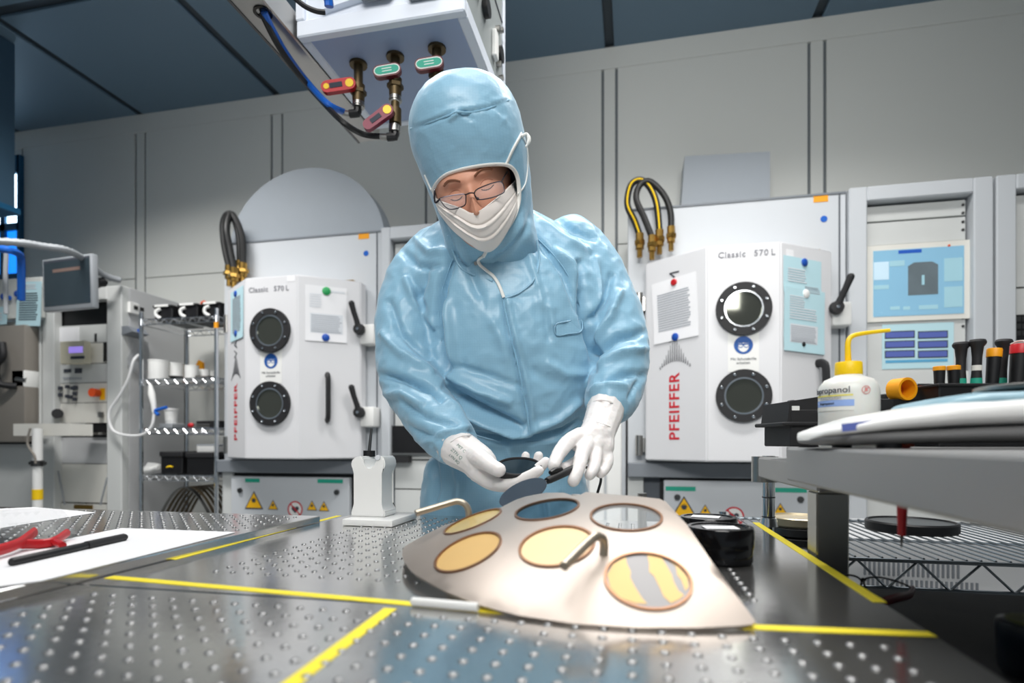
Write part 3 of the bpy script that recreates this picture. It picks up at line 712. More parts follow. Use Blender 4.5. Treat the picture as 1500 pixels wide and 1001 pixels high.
# white pots on the second shelf
Z = SZ[1]+.0066
for px, r, h, dy, lab in ((232, .062, .135, .10, 'tall white pot nearest the rack side panel'), (258, .050, .128, .20, 'white pot just behind the tall pot'), (281, .043, .095, .12, 'medium white pot between the taller pots and the small ones'), (299, .038, .08, .22, 'small white pot with a grey dish in front'), (310, .03, .08, .31, 'smallest white pot by the shelf post')):
    x = onY(px, 600, SY0+dy).x
    t2 = thing('white_pot', lab, 'pot', (x, SY0+dy, Z))
    MB().lathe([(r*.96, 0), (r, .01), (r, h*.92), (r*1.03, h*.93), (r*1.03, h), (r*.95, h), (r*.93, h*.92), (0, h*.9)], tr((x, SY0+dy, Z)), 24).build('pot_body', 'white', t2)
x = onY(258, 600, SY0+.05).x
tag(MB().lathe([(.03, 0), (.045, .012), (.045, .016), (.02, .01), (0, .008)], tr((x, SY0+.05, Z)), 20).build('black_dish', 'black'), 'small black dish in front of a white pot', 'dish')
x = onY(300, 600, SY0+.08).x
tag(MB().lathe([(.04, 0), (.055, .012), (.052, .016), (.03, .006), (0, .005)], tr((x, SY0+.08, Z)), 20, sx=1.2).build('grey_dish', 'steel'), 'shallow grey dish in front of the small pots', 'dish')
x = onY(292, 600, SY1-.05).x
tag(MB().prism([(-.035, 0), (.035, 0), (.035, .15), (.0, .17), (-.035, .11)], -.01, .01, FR((x, SY1-.05, Z), (1, 0, 0), (0, 0, 1))).build('yellow_card', 'orange', None, 0), 'yellow card standing behind the white pots', 'card')
# third shelf
Z = SZ[2]+.0066
x = onY(251, 600, SY0+.12).x
tag(MB().lathe([(.034, 0), (.036, .005), (.042, .09), (.047, .092), (.047, .105), (.042, .105), (.038, .02), (0, .015)], tr((x, SY0+.12, Z+.03)), 24).build('tapered_cup', 'white'), 'tapered white cup on a grey tray beside the spray gun', 'cup')
tag(MB().bb((x-.045, SY0+.06, Z), (x+.06, SY0+.18, Z+.03), bev=.004).build('grey_tray', 'steel_silver'), 'flat grey tray under the tapered white cup', 'tray')
x = onY(280, 600, SY0+.05).x
t2 = thing('red_pliers', 'red-handled tool with steel shanks lying on the wire shelf', 'tool', (x, SY0+.06, Z))
MB().ball((x-.0, SY0+.05, Z+.016), .016, sc=(1.4, 1, 1)).build('tool_grip', 'red', t2)
for k in (-1, 1): MB().cyl((x+.01, SY0+.05, Z+.016+k*.006), (x+.14, SY0+.05, Z+.012+k*.008), .004, n=8).build('tool_shank', 'steel', t2)
tag(MB().bb((x-.06, SY0+.16, Z), (x+.13, SY0+.36, Z+.05), bev=.004).build('dark_case', 'black_soft'), 'low dark case behind the red-handled tool', 'case')
# fourth shelf: black boxes, white gloves bundle, white box
Z = SZ[3]+.0066
for p0, p1, hh, lab in ((234, 268, .15, 'black lidded box with a yellow mark beside the white bundle'), (272, 313, .145, 'black lidded box under the small white carton')):
    x0 = onY(p0, 600, SY0+.05).x; x1 = onY(p1, 600, SY0+.05).x
    t2 = thing('black_box', lab, 'box', ((x0+x1)/2, SY0+.2, Z))
    MB().bb((x0+.006, SY0+.05, Z), (x1-.006, SY0+.36, Z+hh-.03), bev=.006).build('box_body', 'black', t2)
    MB().bb((x0, SY0+.042, Z+hh-.035), (x1, SY0+.368, Z+hh), bev=.006).build('box_lid', 'black_soft', t2)
    if p0 == 234: MB().tube([(x0+.06, SY0+.046, Z+.045), (x0+.08, SY0+.046, Z+.052), (x0+.105, SY0+.046, Z+.048)], .006, 6).build('yellow_mark', 'yellow', t2)
x0 = onY(288, 600, SY0+.08).x; x1 = onY(314, 600, SY0+.08).x
t2 = thing('white_carton', 'small white carton on top of a black box', 'carton', ((x0+x1)/2, SY0+.2, Z+.145))
MB().bb((x0, SY0+.08, Z+.1455), (x1, SY0+.3, Z+.19), bev=.003).build('carton_body', 'white', t2)
MB().bb((x0-.002, SY0+.078, Z+.19), (x1+.002, SY0+.302, Z+.198), bev=.002).build('carton_lid', 'print_grey', t2)
x = onY(222, 600, SY0+.08).x
m = MB()
for k in range(7):
    a = radians(-32+k*11); m.tube(sp([(x+.055, SY0+.08+.004*k, Z+.04+.001*k), (x, SY0+.08+.006*k, Z+.042+.03*sin(a)), (x-.058, SY0+.06+.008*k, Z+.035+.055*sin(a))], 4), [.013]*3+[.011]*3+[.009]*3, 8)
tag(m.build('glove_bundle', 'white'), 'bundle of white gloves fanned out beside a black box', 'gloves')
# curved metal plates on the bottom shelf
Z = SZ[4]+.0066
mat('plate_brown', (96, 84, 66), .4, .6, var=.3, nscale=10)
x0 = onY(268, 600, SY0+.1).x
for k in range(7):
    dx = k*.022
    prof = [(x_, .36*cos(x_/.25*1.4)-.03) for x_ in [-.25+.5*q/20 for q in range(21)]]
    T = FR(((SX0+SX1)/2, SY0+.06+k*.045, Z), (1, 0, 0), (0, 0, 1)) 
    poly = [(a, max(0, b_)) for a, b_ in prof]+[(a, max(0, b_)-.006) for a, b_ in prof[::-1]]
    poly = [(a, b_+.012) for a, b_ in poly]
    q = tag(MB().prism(poly, -.014, .014, T).build('curved_plate', 'plate_brown' if k else 'steel'), ('outermost curved steel plate with pale rim on the bottom shelf', 'curved bronze plate directly behind the outermost steel plate', 'second curved bronze plate behind the outermost steel plate', 'third curved bronze plate behind the outermost steel plate', 'fourth curved bronze plate behind the outermost steel plate', 'fifth curved bronze plate behind the outermost steel plate', 'last curved bronze plate at the back of the bottom shelf')[k], 'plate', 'curved plates on the bottom shelf')
# spray gun and white hose
t2 = thing('spray_gun', 'white spray gun with blue trigger hanging from the second shelf', 'spray gun', (SX0+.06, SY0-.03, onY(224, 612, SY0-.03).z))
g = [onY(p, q, SY0-.03) for p, q in ((220, 563), (222, 577), (225, 592), (226, 605))]
MB().tube(g, [.010, .022, .017, .013], 10).build('gun_body', 'white', t2)
b1 = onY(226, 602, SY0-.03); MB().tube([b1, onY(236, 599, SY0-.03), onY(244, 597, SY0-.03)], [.012, .010, .012], 8).tube([b1, onY(232, 608, SY0-.03)], .012, 8).build('gun_trigger', 'blue_hose', t2)
MB().tube(sp([onY(226, 605, SY0-.03), onY(222, 625, SY0-.04), onY(208, 637, SY0-.05), onY(185, 638, SY0-.06), onY(165, 630, SY0-.04), onY(160, 605, SY0-.04), onY(175, 580, SY0-.03), onY(188, 555, SY0-.015), onY(195, 530, SY0), onY(203, 520, SY0+.04)], 8), .009, 8).build('gun_hose', 'hose_white', t2)

# ============================================================ HANGING SERVICE BOX
BZ = 2.245; bx0, bx1, by0, by1 = -.985, -.462, 1.53, 2.045
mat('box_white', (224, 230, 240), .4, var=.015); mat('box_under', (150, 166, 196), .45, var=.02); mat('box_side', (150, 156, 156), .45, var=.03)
t = thing('service_box', 'white service box hanging from the ceiling with valves beneath', 'service box', ((bx0+bx1)/2, (by0+by1)/2, BZ))
MB().bb((bx0+.01, by0+.012, BZ+.012), (bx1-.01, by1-.005, CEIL)).build('box_body', 'box_white', t, 0)
for a in (((bx0, by0, BZ), (bx1, by0+.03, BZ+.05)), ((bx0, by1-.03, BZ), (bx1, by1, BZ+.05)), ((bx0, by0+.03, BZ), (bx0+.03, by1-.03, BZ+.05)), ((bx1-.03, by0+.03, BZ), (bx1, by1-.03, BZ+.05))):
    MB().bb(*a, bev=.004).build('bottom_rail', 'box_white', t, 0)
for x in (bx0+.012, bx1-.012):
    for y in (by0+.012, by1-.012): MB().bb((x-.014, y-.014, BZ+.05), (x+.014, y+.014, CEIL), bev=.003).build('corner_post', 'box_white', t, 0)
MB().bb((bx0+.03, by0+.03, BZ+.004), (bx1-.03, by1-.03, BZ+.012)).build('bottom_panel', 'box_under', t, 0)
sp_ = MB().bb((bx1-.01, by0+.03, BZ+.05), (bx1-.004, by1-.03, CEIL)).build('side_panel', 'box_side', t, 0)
for yy, zz, hh in ((1.66, 2.40, .10), (1.78, 2.50, .10), (1.86, 2.34, .09), (1.68, 2.62, .1), (1.9, 2.62, .09)):
    MB().bb((bx1-.004, yy, zz), (bx1+.012, yy+.04, zz+hh), bev=.003).build('socket_plate', 'white', sp_, 0)
for yy, zz in ((1.76, 2.42), (1.95, 2.40)):
    MB().cyl((bx1-.004, yy, zz), (bx1+.014, yy, zz), .028, n=18).build('round_socket', 'black', sp_)
for yy, zz in ((1.92, 2.47), (1.94, 2.36), (1.97, 2.5), (1.97, 2.33)):
    MB().cyl((bx1-.004, yy, zz), (bx1+.012, yy, zz), .010, n=10).build('plug_knob', 'steel', sp_)
for za in (2.56, 2.76): MB().bb((bx1-.004, by0+.03, za), (bx1-.001, by1-.03, za+.004)).build('panel_seam', 'print_dark', sp_, 0)
# sockets on the front of the box
for px in (555, 625):
    p = onY(px, 0, by0+.012)
    MB().bb((p.x-.05, by0-.03, p.z-.01), (p.x+.05, by0+.012, p.z+.09), bev=.01).build('front_socket', 'grey_paint', t)
p = onY(488, 10, by0+.012)
MB().prism([(-.06, -.02), (.07, .0), (.07, .14), (-.06, .12)], -.0, .02, FR((p.x+.03, by0+.012, p.z), (1, 0, 0), (0, 0, 1))).build('front_plate', 'box_white', t, 0)
# stainless cable duct along the box
td = thing('cable_duct', 'stainless cable duct running beside the hanging service box', 'duct', (-1.02, 1.6, BZ))
MB().bb((-1.085, .9, BZ), (bx0-.006, 2.12, BZ+.085), bev=.004).build('duct_channel', 'steel_duct' if 'steel_duct' in MATS else 'steel', td, 0)
MB().bb((-1.086, .9, BZ-.002), (-1.078, 2.12, BZ+.0)).build('duct_lip', 'steel_dark', td, 0)
c = onZ(385, 18, BZ)
MB().lathe([(.026, -.004), (.026, .002), (.018, .002), (.016, -.006), (0, -.006)], tr((c.x, c.y, BZ-.001)) @ rot('X', 180), 18).build('cable_gland', 'black_gloss', td)
# valves
def valve(label, top, bot, handle, hm, plaque=False, cap=True):
    P = onZ(top[0], top[1], BZ+.004); d = (P-CAM).dot(FWD)
    z_b = CAMZ+(HOR-bot[1])*d/F; L_ = P.z-z_b
    t = thing('valve', label, 'valve', (P.x, P.y, z_b))
    MB().cyl(P, P+V((0, 0, -.008)), .028, n=18).build('flange', 'bronze_pipe', t)
    MB().cyl(P, P+V((0, 0, -L_*.55)), .0145, n=14).build('pipe', 'bronze_pipe', t)
    MB().cyl(P+V((0, 0, -L_*.5)), P+V((0, 0, -L_*.88)), .021, .019, 14).cyl(P+V((0, 0, -L_*.62)), P+V((0, 0, -L_*.70)), .026, n=6).build('valve_body', 'bronze_pipe', t)
    if cap: MB().cyl(P+V((0, 0, -L_*.86)), P+V((0, 0, -L_)), .0185, n=14).cyl(P+V((0, 0, -L_*.95)), P+V((0, 0, -L_*.97)), .021, n=14).build('end_cap', 'steel', t)
    H = [D(px, py, d-.03) for px, py in handle]
    xx = (H[0]-H[1]).normalized(); yy = V((0, 0, -1)); yy = (yy-xx*yy.dot(xx)).normalized()
    L2 = (H[0]-H[1]).length
    T = FR(H[1], xx, yy)
    rr = .019
    out = [(rr*cos(a), rr*sin(a)) for a in [pi/2+pi*k/8 for k in range(9)]]+[(L2+rr*cos(a), rr*sin(a)) for a in [-pi/2+pi*k/8 for k in range(9)]]
    h = MB().prism(out, -.009, .009, T).build('handle', hm, t, 40)
    MB().cyl(T @ V((0, 0, -.005)), P+V((0, 0, -L_*.64)), .012, n=10).build('handle_stem', 'bronze_pipe', t)
    if plaque:
        MB().prism([(x*.92+L2*.04, y*.78) for x, y in out], .009, .0102, T).build('handle_border', 'white', h, 0)
        MB().prism([(x*.86+L2*.07, y*.62) for x, y in out], .0102, .0112, T).build('handle_plaque', 'teal', h, 0)
        for yy_ in (-.004, .004): MB().bb((L2*.2, yy_-.001, .0112), (L2*.8, yy_+.001, .0116), T).build('plaque_print', 'white', h, 0)
    else:
        MB().lathe([(.013, .009), (.013, .0105)], T, 14).build('handle_disc', 'yellow', h, 0)
        MB().bb((L2*.32, -.008, .009), (L2*.88, .008, .0105), T).build('handle_label', 'print_dark', h, 0)
        MB().lathe([(.009, .009), (.009, .0108)], T @ tr((L2*1.02, 0, 0)), 12).build('handle_dot', 'yellow' if hm == 'red' else 'blue', h, 0)
    return t, P, d, z_b
mat('plum', (120, 20, 52), .4); mat('dark_red', (96, 22, 30), .4)
v1, P1, d1, z1_ = valve('red-handled valve with yellow dots, fed by the blue hose', (525, 93), (525, 158), ((480, 129), (513, 124)), 'red')
v2, P2, d2, z2_ = valve('upper valve with green plaque handle between two other valves', (579, 82), (583, 150), ((556, 107), (579, 103)), 'dark_red', True)
v3, P3, d3, z3_ = valve('valve with green plaque handle beside the blue hood', (640, 70), (641, 134), ((617, 97), (641, 93)), 'dark_red', True)
v4 = thing('valve', 'lower plum-handled valve with black elbow under the green plaque valve', 'valve', D(579, 203, d2-.02))
q0, q1 = D(579, 150, d2-.02), D(578, 190, d2-.02)
MB().cyl(q0, q1, .013, n=12).cyl(D(579, 160, d2-.02), D(579, 182, d2-.02), .019, n=12).build('valve_body', 'bronze_pipe', v4)
MB().cyl(q1+V((0, 0, .012)), q1+V((0, 0, -.008)), .018, n=12).build('end_cap', 'steel', v4)
H = [D(540, 184, d2-.06), D(568, 163, d2-.06)]
xx = (H[0]-H[1]).normalized(); yy = V((0, 0, -1)); yy = (yy-xx*yy.dot(xx)).normalized(); L2 = (H[0]-H[1]).length; T = FR(H[1], xx, yy)
out = [(.018*cos(a), .018*sin(a)) for a in [pi/2+pi*k/8 for k in range(9)]]+[(L2+.016*cos(a), .016*sin(a)) for a in [-pi/2+pi*k/8 for k in range(9)]]
h = MB().prism(out, -.009, .009, T).build('handle', 'plum', v4, 40)
MB().lathe([(.013, .009), (.013, .0105)], T, 14).build('handle_disc', 'yellow', h, 0); MB().bb((L2*.35, -.007, .009), (L2*.85, .007, .0105), T).build('handle_label', 'print_dark', h, 0)
MB().cyl(T @ V((0, 0, -.005)), D(579, 170, d2-.02), .011, n=10).build('handle_stem', 'bronze_pipe', v4)
def elbow(parent, px, py, d):
    a = D(px, py-7, d); b_ = D(px, py, d); c = D(px-12, py+1, d)
    MB().tube([a, b_+V((0, 0, .004)), b_, b_+(c-b_)*.3, c], .0125, 10).build('hose_elbow', 'black', parent)
    MB().cyl(c, D(px-22, py, d), .010, n=10).build('hose_ferrule', 'steel', parent)
elbow(v1, 524, 166, d1); elbow(v4, 579, 200, d2-.02)
hb = sp([D(503, 164, d1), D(480, 152, d1-.06)]+[onZ(px, py, BZ-dz) for px, py, dz in ((450, 120, .05), (420, 80, .035), (400, 45, .02), (387, 18, .005))], 8)
tag(MB().tube(hb, .010, 8).build('supply_hose', 'blue_hose'), 'blue supply hose running from the duct to the red valve', 'hose')
hb = sp([D(557, 200, d2-.02), D(530, 196, d2-.03), D(500, 177, d2-.09)]+[onZ(px, py, BZ-dz) for px, py, dz in ((464, 140, .075), (434, 105, .06), (407, 66, .045), (383, 19, .005))], 8)
tag(MB().tube(hb, .009, 8).build('supply_hose', 'hose'), 'black supply hose running from the duct to the plum valve', 'hose')
hb = sp([D(426, -8, 1.50), D(445, 8, 1.50), D(462, 16, 1.51), D(476, 18, 1.52)], 6)
tag(MB().tube(hb, .007, 8).build('signal_cable', 'black'), 'black cable bending into the front of the service box', 'cable')
hb = sp([D(476, -10, 1.52), D(481, 0, 1.53), D(482, 10, 1.535)], 6)
tag(MB().tube(hb, .012, 8).build('signal_cable', 'blue_hose'), 'short blue cable entering the front of the service box', 'cable')
# ============================================================ BREADBOARD TABLE
TX0, TX1, TYB, TYF = -.60, .239, 1.165, .12
def mat_board(name, rgb, rough, metal):
    m = mat(name, rgb, rough, metal, var=.10, nscale=6, bump=.04, bscale=90); return m
mat_board('board', (205, 204, 202), .15, .95)
mat('dimple', (168, 168, 168), .30, .9, var=.06)
mat('yellow_tape', (246, 226, 50), .5, var=.03, bump=.03, bscale=200)
tb = thing('optical_table', 'dark steel breadboard table with rows of dimples and yellow tape lines', 'table', ((TX0+TX1)/2, .64, 0))
TYJ = .513                                     # joint between the two board panels, under the cross tape
MB().bb((TX0, TYJ+.0012, TABLE-.05), (TX1, TYB, TABLE), bev=.0015).build('board_panel', 'board', tb, 0)
MB().bb((TX0, -.25, TABLE-.05), (TX1, TYJ-.0012, TABLE), bev=.0015).build('board_panel', 'board', tb, 0)
MB().bb((TX0+.02, -.2, TABLE-.16), (TX1-.02, TYB-.03, TABLE-.05)).build('table_core', 'grey_paint', tb, 0)
for x in (TX0+.1, TX1-.1):
    for y in (-.1, TYB-.12): MB().bb((x-.05, y-.05, 0), (x+.05, y+.05, TABLE-.16), bev=.005).build('table_leg', 'grey_paint', tb, 0)
# dimples: 23.5 mm grid, left out along the borders
P_ = .0235; spots = []
nx = int((TX1-TX0)/P_); ny = int((TYB+.02-.2)/P_)
for i in range(nx+1):
    for j in range(ny+1):
        x = TX0+.012+i*P_; y = .20+j*P_
        if y > TYB-.03: continue
        if y > TYJ:
            if not (TX0+.085 < x < TX1-.105 and y > TYJ+.075): continue
        else:
            if not (TX0+.05 < x < TX1-.04 and y < TYJ-.016): continue
        q = V((x, y, TABLE)); px, py = proj(q)
        if not (-60 < px < 1560 and py < 1060): continue
        spots.append((-(q-CAM).length*-1, x, y))
spots.sort()
base = MB().lathe([(.0036, 0), (.0036, .0006), (.0027, .0013), (0, .0014)], tr(tb.location), 12).build('dimple', 'dimple', tb, 60)
dm = base.data; bpy.data.objects.remove(base)
inv = wm(tb).inverted()
for k, (d_, x, y) in enumerate(spots[:300]):
    o = bpy.data.objects.new('dimple', dm); COL.objects.link(o); o.parent = tb; o.location = inv @ V((x, y, TABLE))
m = MB()
for d_, x, y in spots[300:]: m.lathe([(.0036, 0), (.0036, .0006), (.0027, .0013), (0, .0014)], tr((x, y, TABLE)), 8)
o = m.build('far_dimples', 'dimple', tb, 60); o['kind'] = 'stuff'
# yellow tape strips (each stuck on, lift-away)
def tape(label, a, b_, wpx, z=TABLE):
    A = onZ(*a, z); B = onZ(*b_, z); t_ = (B-A).normalized(); n_ = V((-t_.y, t_.x, 0)); wd = .0125
    m = MB(); c = (A+B)/2
    m.box((0, 0, .0003), ((B-A).length, wd, .0005), FR(c, t_, n_))
    tag(m.build('tape_strip', 'yellow_tape', None, 0), label, 'tape')
tape('yellow tape strip running beside the white tool holder along the left board', (497, 756), (252, 820), 9)
tape('yellow tape strip along the table edge beside the grey shelf post', (1107, 766), (1289, 883), 12)
tape('yellow tape strip crossing the table from the left board to the plate', (160, 846), (772, 900), 9)
tape('yellow tape strip crossing from the plate corner to the table edge', (1070, 918), (1366, 930), 12)
tape('yellow tape strip branching from the cross tape towards the table front', (572, 892), (380, 1038), 14)
# left breadboard, raised by its own thickness
LZ = TABLE+.012
lb = thing('breadboard', 'separate metal breadboard carrying white papers beside the taped table', 'breadboard', (-1.1, .4, 0))
lyb = 1.02
MB().bb((-1.75, -.25, TABLE-.02), (TX0-.004, lyb, LZ), bev=.0015).build('board_panel', 'board', lb, 0)
MB().bb((-1.70, -.2, 0), (TX0-.06, lyb-.05, TABLE-.02)).build('board_plinth', 'grey_paint', lb, 0)
m = MB(); i = 0
for i in range(40):
    for j in range(20):
        x = TX0-.04-i*P_; y = lyb-.03-j*P_; px, py = proj((x, y, LZ))
        if px < -30 or y < .3: continue
        m.lathe([(.0036, 0), (.0036, .0006), (.0027, .0013), (0, .0014)], tr((x, y, LZ)), 8)
o = m.build('board_dimples', 'dimple', lb, 60); o['kind'] = 'stuff'
# papers on it
def flat_paper(label, pxs, z, name='paper_sheet', th=.0008):
    P = [onZ(a, b_, z) for a, b_ in pxs]
    bm_ = MB(); bm_.prism([(p.x, p.y) for p in P], z+.0006, z+.0006+th)
    return tag(bm_.build(name, 'paper', None, 0), label, 'paper')
A = [onZ(a, b_, LZ) for a, b_ in ((345, 781), (178, 775), (-140, 858), (40, 857))]
ps = flat_paper('large white paper sheet under the black marker pen', ((345, 781), (178, 775), (-120, 836), (-40, 866), (60, 853), (200, 818)), LZ)
ps2 = flat_paper('second white paper sheet lying behind the safety goggles', ((140, 752), (50, 744), (-120, 752), (-100, 790), (0, 775), (73, 763)), LZ)
# black marker pen
a, b_ = onZ(16, 824, LZ+.006), onZ(184, 787, LZ+.006)
pn = thing('marker_pen', 'black marker pen lying across the large white paper', 'pen', onZ(100, 806, LZ+.001))
t_ = (b_-a).normalized()
MB().tube([a, a+t_*.002, a+(b_-a)*.60], [.0042, .0052, .0052], 12).build('pen_barrel', 'black', pn)
MB().tube([a+(b_-a)*.6, b_-t_*.004, b_], [.0060, .0058, .004], 12).build('pen_cap', 'black_soft', pn)
MB().box((0, 0, 0), (.05, .002, .0004), FR(a+(b_-a)*.34+V((-.0025, -.0043, .0032)), t_, V((0, .6, .8)))).build('pen_print', 'print_grey', pn, 0)
# safety goggles with red frame
gg = thing('safety_goggles', 'clear safety goggles with red arms lying on white paper', 'goggles', onZ(40, 812, LZ))
m = MB(); A = [onZ(a, b_, LZ+h_) for a, b_, h_ in ((-60, 815, .012), (12, 807, .012), (45, 796, .012), (66, 798, .012), (100, 789, .018))]
g1 = D(0, 806, .82)
pz = LZ+.009
mk = lambda pts: sp([onZ(a, b_, LZ+h_) for a, b_, h_ in pts], 6)
MB().tube(mk([(-40, 818, .01), (0, 806, .012), (28, 796, .014), (50, 780, .02)]), .0045, 8, flat=1.6).build('goggle_arm', 'red', gg)
MB().tube(mk([(28, 797, .012), (60, 797, .008), (80, 793, .009), (98, 781, .012)]), .0045, 8, flat=1.4).tube(mk([(78, 793, .009), (92, 799, .008)]), .0045, 8).build('goggle_frame', 'red', gg)
m = MB(); rows = []
for j in range(7):
    f = j/6; z = LZ+.004+.042*sin(f*pi/2)
    rows.append([m.bm.verts.new(onZ(-30+115*s_/10, 798-6*(s_/10), LZ+.004)+V((0, .03+.02*sin(pi*s_/10)-.03*f, z-LZ))) for s_ in range(11)])
for j in range(6):
    for i in range(10): m.bm.faces.new((rows[j][i], rows[j][i+1], rows[j+1][i+1], rows[j+1][i]))
bmesh.ops.solidify(m.bm, geom=m.bm.faces[:], thickness=.0015)
mat('lens_clear', (240, 246, 248), .05, var=0, alpha=.22, spec=.6)
m.build('goggle_lens', 'lens_clear', gg, 60)

# white plastic tool holder
PT = thing('tool_holder', 'white plastic tool holder with forked top on a square base', 'holder', onZ(543, 765, TABLE))
hb_ = onZ(540, 770, TABLE); bw = (onZ(577, 772, TABLE)-onZ(497, 772, TABLE)).length
cx, cy = (onZ(497, 772, TABLE).x+onZ(577, 772, TABLE).x)/2, onZ(540, 772, TABLE).y+.062
MB().bb((cx-bw/2, cy-.062, TABLE+.0005), (cx+bw/2, cy+.062, TABLE+.013), bev=.0025, seg=2).build('base_plate', 'white_gloss', PT)
dd = (V((cx, cy-.03, 0))-CAM).dot(FWD); s_ = dd/F
xc_h = onY(548, 720, cy).x
zt = onY(548, 668, cy).z; zb = TABLE+.013
ow = [(-.034, 0), (.034, 0), (.036, .010), (.027, .024), (.027, .085), (.034, .094), (.036, .105), (.031, zt-zb), (.019, zt-zb), (.016, zt-zb-.018), (.008, zt-zb-.026), (-.002, zt-zb-.026), (-.008, zt-zb-.018), (-.010, zt-zb-.004), (-.018, zt-zb), (-.030, zt-zb-.004), (-.036, .105), (-.034, .094), (-.027, .085), (-.027, .024), (-.036, .010)]
m = MB().prism(ow, -.028, .028, FR((xc_h, cy, zb), (1, 0, 0), (0, 0, 1)))
bmesh.ops.bevel(m.bm, geom=[e for e in m.bm.edges], offset=.0022, segments=2, affect='EDGES')
m.build('forked_column', 'white_gloss', PT, 40)
MB().lathe([(.005, 0), (.005, .003), (0, .003)], FR((xc_h+.022, cy-.028, zb+.115), (1, 0, 0), (0, 0, 1)), 12).build('screw_hole', 'print_light', PT)
MB().cyl((xc_h-.020, cy+.02, zt-.002), (xc_h-.020, cy+.02, zt+.010), .012, n=14).build('black_collar', 'black', PT)
MB().cyl((xc_h-.020, cy+.02, zt+.01), (xc_h-.016, cy+.022, zt+.055), .0035, .0025, 8).build('thin_rod', 'steel_dark', PT)

# white stick under the front of the plate
a, b_ = onZ(602, 881, TABLE+.005), onZ(700, 890, TABLE+.005)
tag(MB().tube([a, a+(b_-a)*.03, b_], [.0025, .0042, .0042], 10).build('white_stick', 'white_gloss'), 'slim white stick lying on the cross tape by the plate', 'stick')

# ============================================================ DOMED SUBSTRATE PLATE
AC = V((-.018, .79)); AZ = TABLE+.0945; RS = .57
SC = V((AC.x, AC.y, AZ-RS))
def onS(px, py, R=RS):
    r = ray(px, py); o = CAM-SC
    b2 = r.dot(o); a2 = r.dot(r); c2 = o.dot(o)-R*R; disc = b2*b2-a2*c2
    if disc < 0: t_ = -b2/a2; p = CAM+r*t_; return SC+(p-SC).normalized()*R
    return CAM+r*((-b2-sqrt(disc))/a2)
def sph(x, y, R=RS): return V((x, y, SC.z+sqrt(max(0, R*R-(x-SC.x)**2-(y-SC.y)**2))))
outl = [(589.5, 806), (589, 813), (591, 821), (597, 831), (607, 841), (625, 852), (655, 868), (700, 886), (760, 902), (840, 914), (930, 920), (1020, 920), (1085, 917), (1102, 915), (1107, 911),
        (1088, 885), (1040, 819), (975, 735), (966, 731), (930, 727), (890, 724), (858, 721), (850, 725), (838, 726), (826, 722), (800, 722), (770, 727), (735, 743), (700, 757), (650, 770), (622, 780), (608, 787), (599, 793), (593, 799)]
OP = [onS(a, b_) for a, b_ in outl]
plan = [(p.x, p.y) for p in OP]
WAF = [((685, 807), 'gold'), ((815, 798), 'peach'), ((949, 848), 'patch'), ((692, 763), 'gold_clear'), ((801, 745), 'teal_mirror'), ((917, 756), 'clear_w')]
WR = .0385
holes = []
for (px, py), k in WAF:
    c = onS(px, py); nrm = (c-SC).normalized(); holes.append((c, nrm, k))
def inpoly(x, y, P):
    r = False; j = len(P)-1
    for i in range(len(P)):
        if (P[i][1] > y) != (P[j][1] > y) and x < (P[j][0]-P[i][0])*(y-P[i][1])/(P[j][1]-P[i][1])+P[i][0]: r = not r
        j = i
    return r
vs = []; es = []
def loop(pts):
    n0 = len(vs); n = len(pts); vs.extend(V(p) for p in pts); es.extend((n0+i, n0+(i+1) % n) for i in range(n))
sm = [(p.x, p.y) for p in sp([(x, y, 0) for x, y in plan], 1, True)]
loop(plan)
hl = []
for c, nrm, k in holes:
    ax = nrm.cross(V((0, 1, 0))).normalized(); ay = nrm.cross(ax).normalized()
    ring_ = [c+ax*(WR+.0012)*cos(2*pi*q/40)+ay*(WR+.0012)*sin(2*pi*q/40) for q in range(40)]
    hl.append([(p.x, p.y) for p in ring_]); loop(hl[-1])
xs = [p[0] for p in plan]; ys = [p[1] for p in plan]; stp = .012
x = min(xs)
while x < max(xs):
    y = min(ys)
    while y < max(ys):
        if inpoly(x, y, plan) and not any((x-c.x)**2+(y-c.y)**2 < (WR+.006)**2 for c, n_, k in holes): vs.append(V((x, y)))
        y += stp
    x += stp
cv, ce, cf, _, _, _ = geometry.delaunay_2d_cdt(vs, es, [], 0, 1e-5)
m = MB(); tops = [m.bm.verts.new(sph(v.x, v.y)) for v in cv]
for f in cf:
    cx_ = sum(cv[i].x for i in f)/len(f); cy_ = sum(cv[i].y for i in f)/len(f)
    if inpoly(cx_, cy_, plan) and not any(inpoly(cx_, cy_, h) for h in hl): m.bm.faces.new([tops[i] for i in f])
bmesh.ops.delete(m.bm, geom=[v for v in m.bm.verts if not v.link_faces], context='VERTS')
bmesh.ops.recalc_face_normals(m.bm, faces=m.bm.faces[:])
if sum(f.normal.z for f in m.bm.faces) < 0: bmesh.ops.reverse_faces(m.bm, faces=m.bm.faces[:])
bmesh.ops.solidify(m.bm, geom=m.bm.faces[:], thickness=.0045)
mat('plate_steel', (180, 169, 160), .44, .85, var=.03, nscale=20, bump=.02, bscale=400)
SP = thing('substrate_plate', 'domed steel segment plate with round wafer openings on the table', 'plate', (AC.x, .72, TABLE))
m.build('plate_body', 'plate_steel', SP, 40)
mat('hole_rim', (150, 112, 86), .35, .8, var=.05)
for c, nrm, k in holes:
    T = FR(c, nrm.cross(V((0, 1, 0))).normalized()*-1, V((0, 1, 0)))
    q = nrm.to_track_quat('Z', 'Y').to_matrix().to_4x4(); q.translation = c
    MB().ring(WR-.0012, WR+.0014, -.0052, .0003, q, 40).build('opening_rim', 'hole_rim', SP, 40)
# stubs that carry the raised end of the plate
for x, y in ((-.075, .765), (.012, .775)):
    MB().cyl((x, y, TABLE+.0005), (x, y, sph(x, y).z-.0045), .006, n=10).build('support_stub', 'steel', SP)
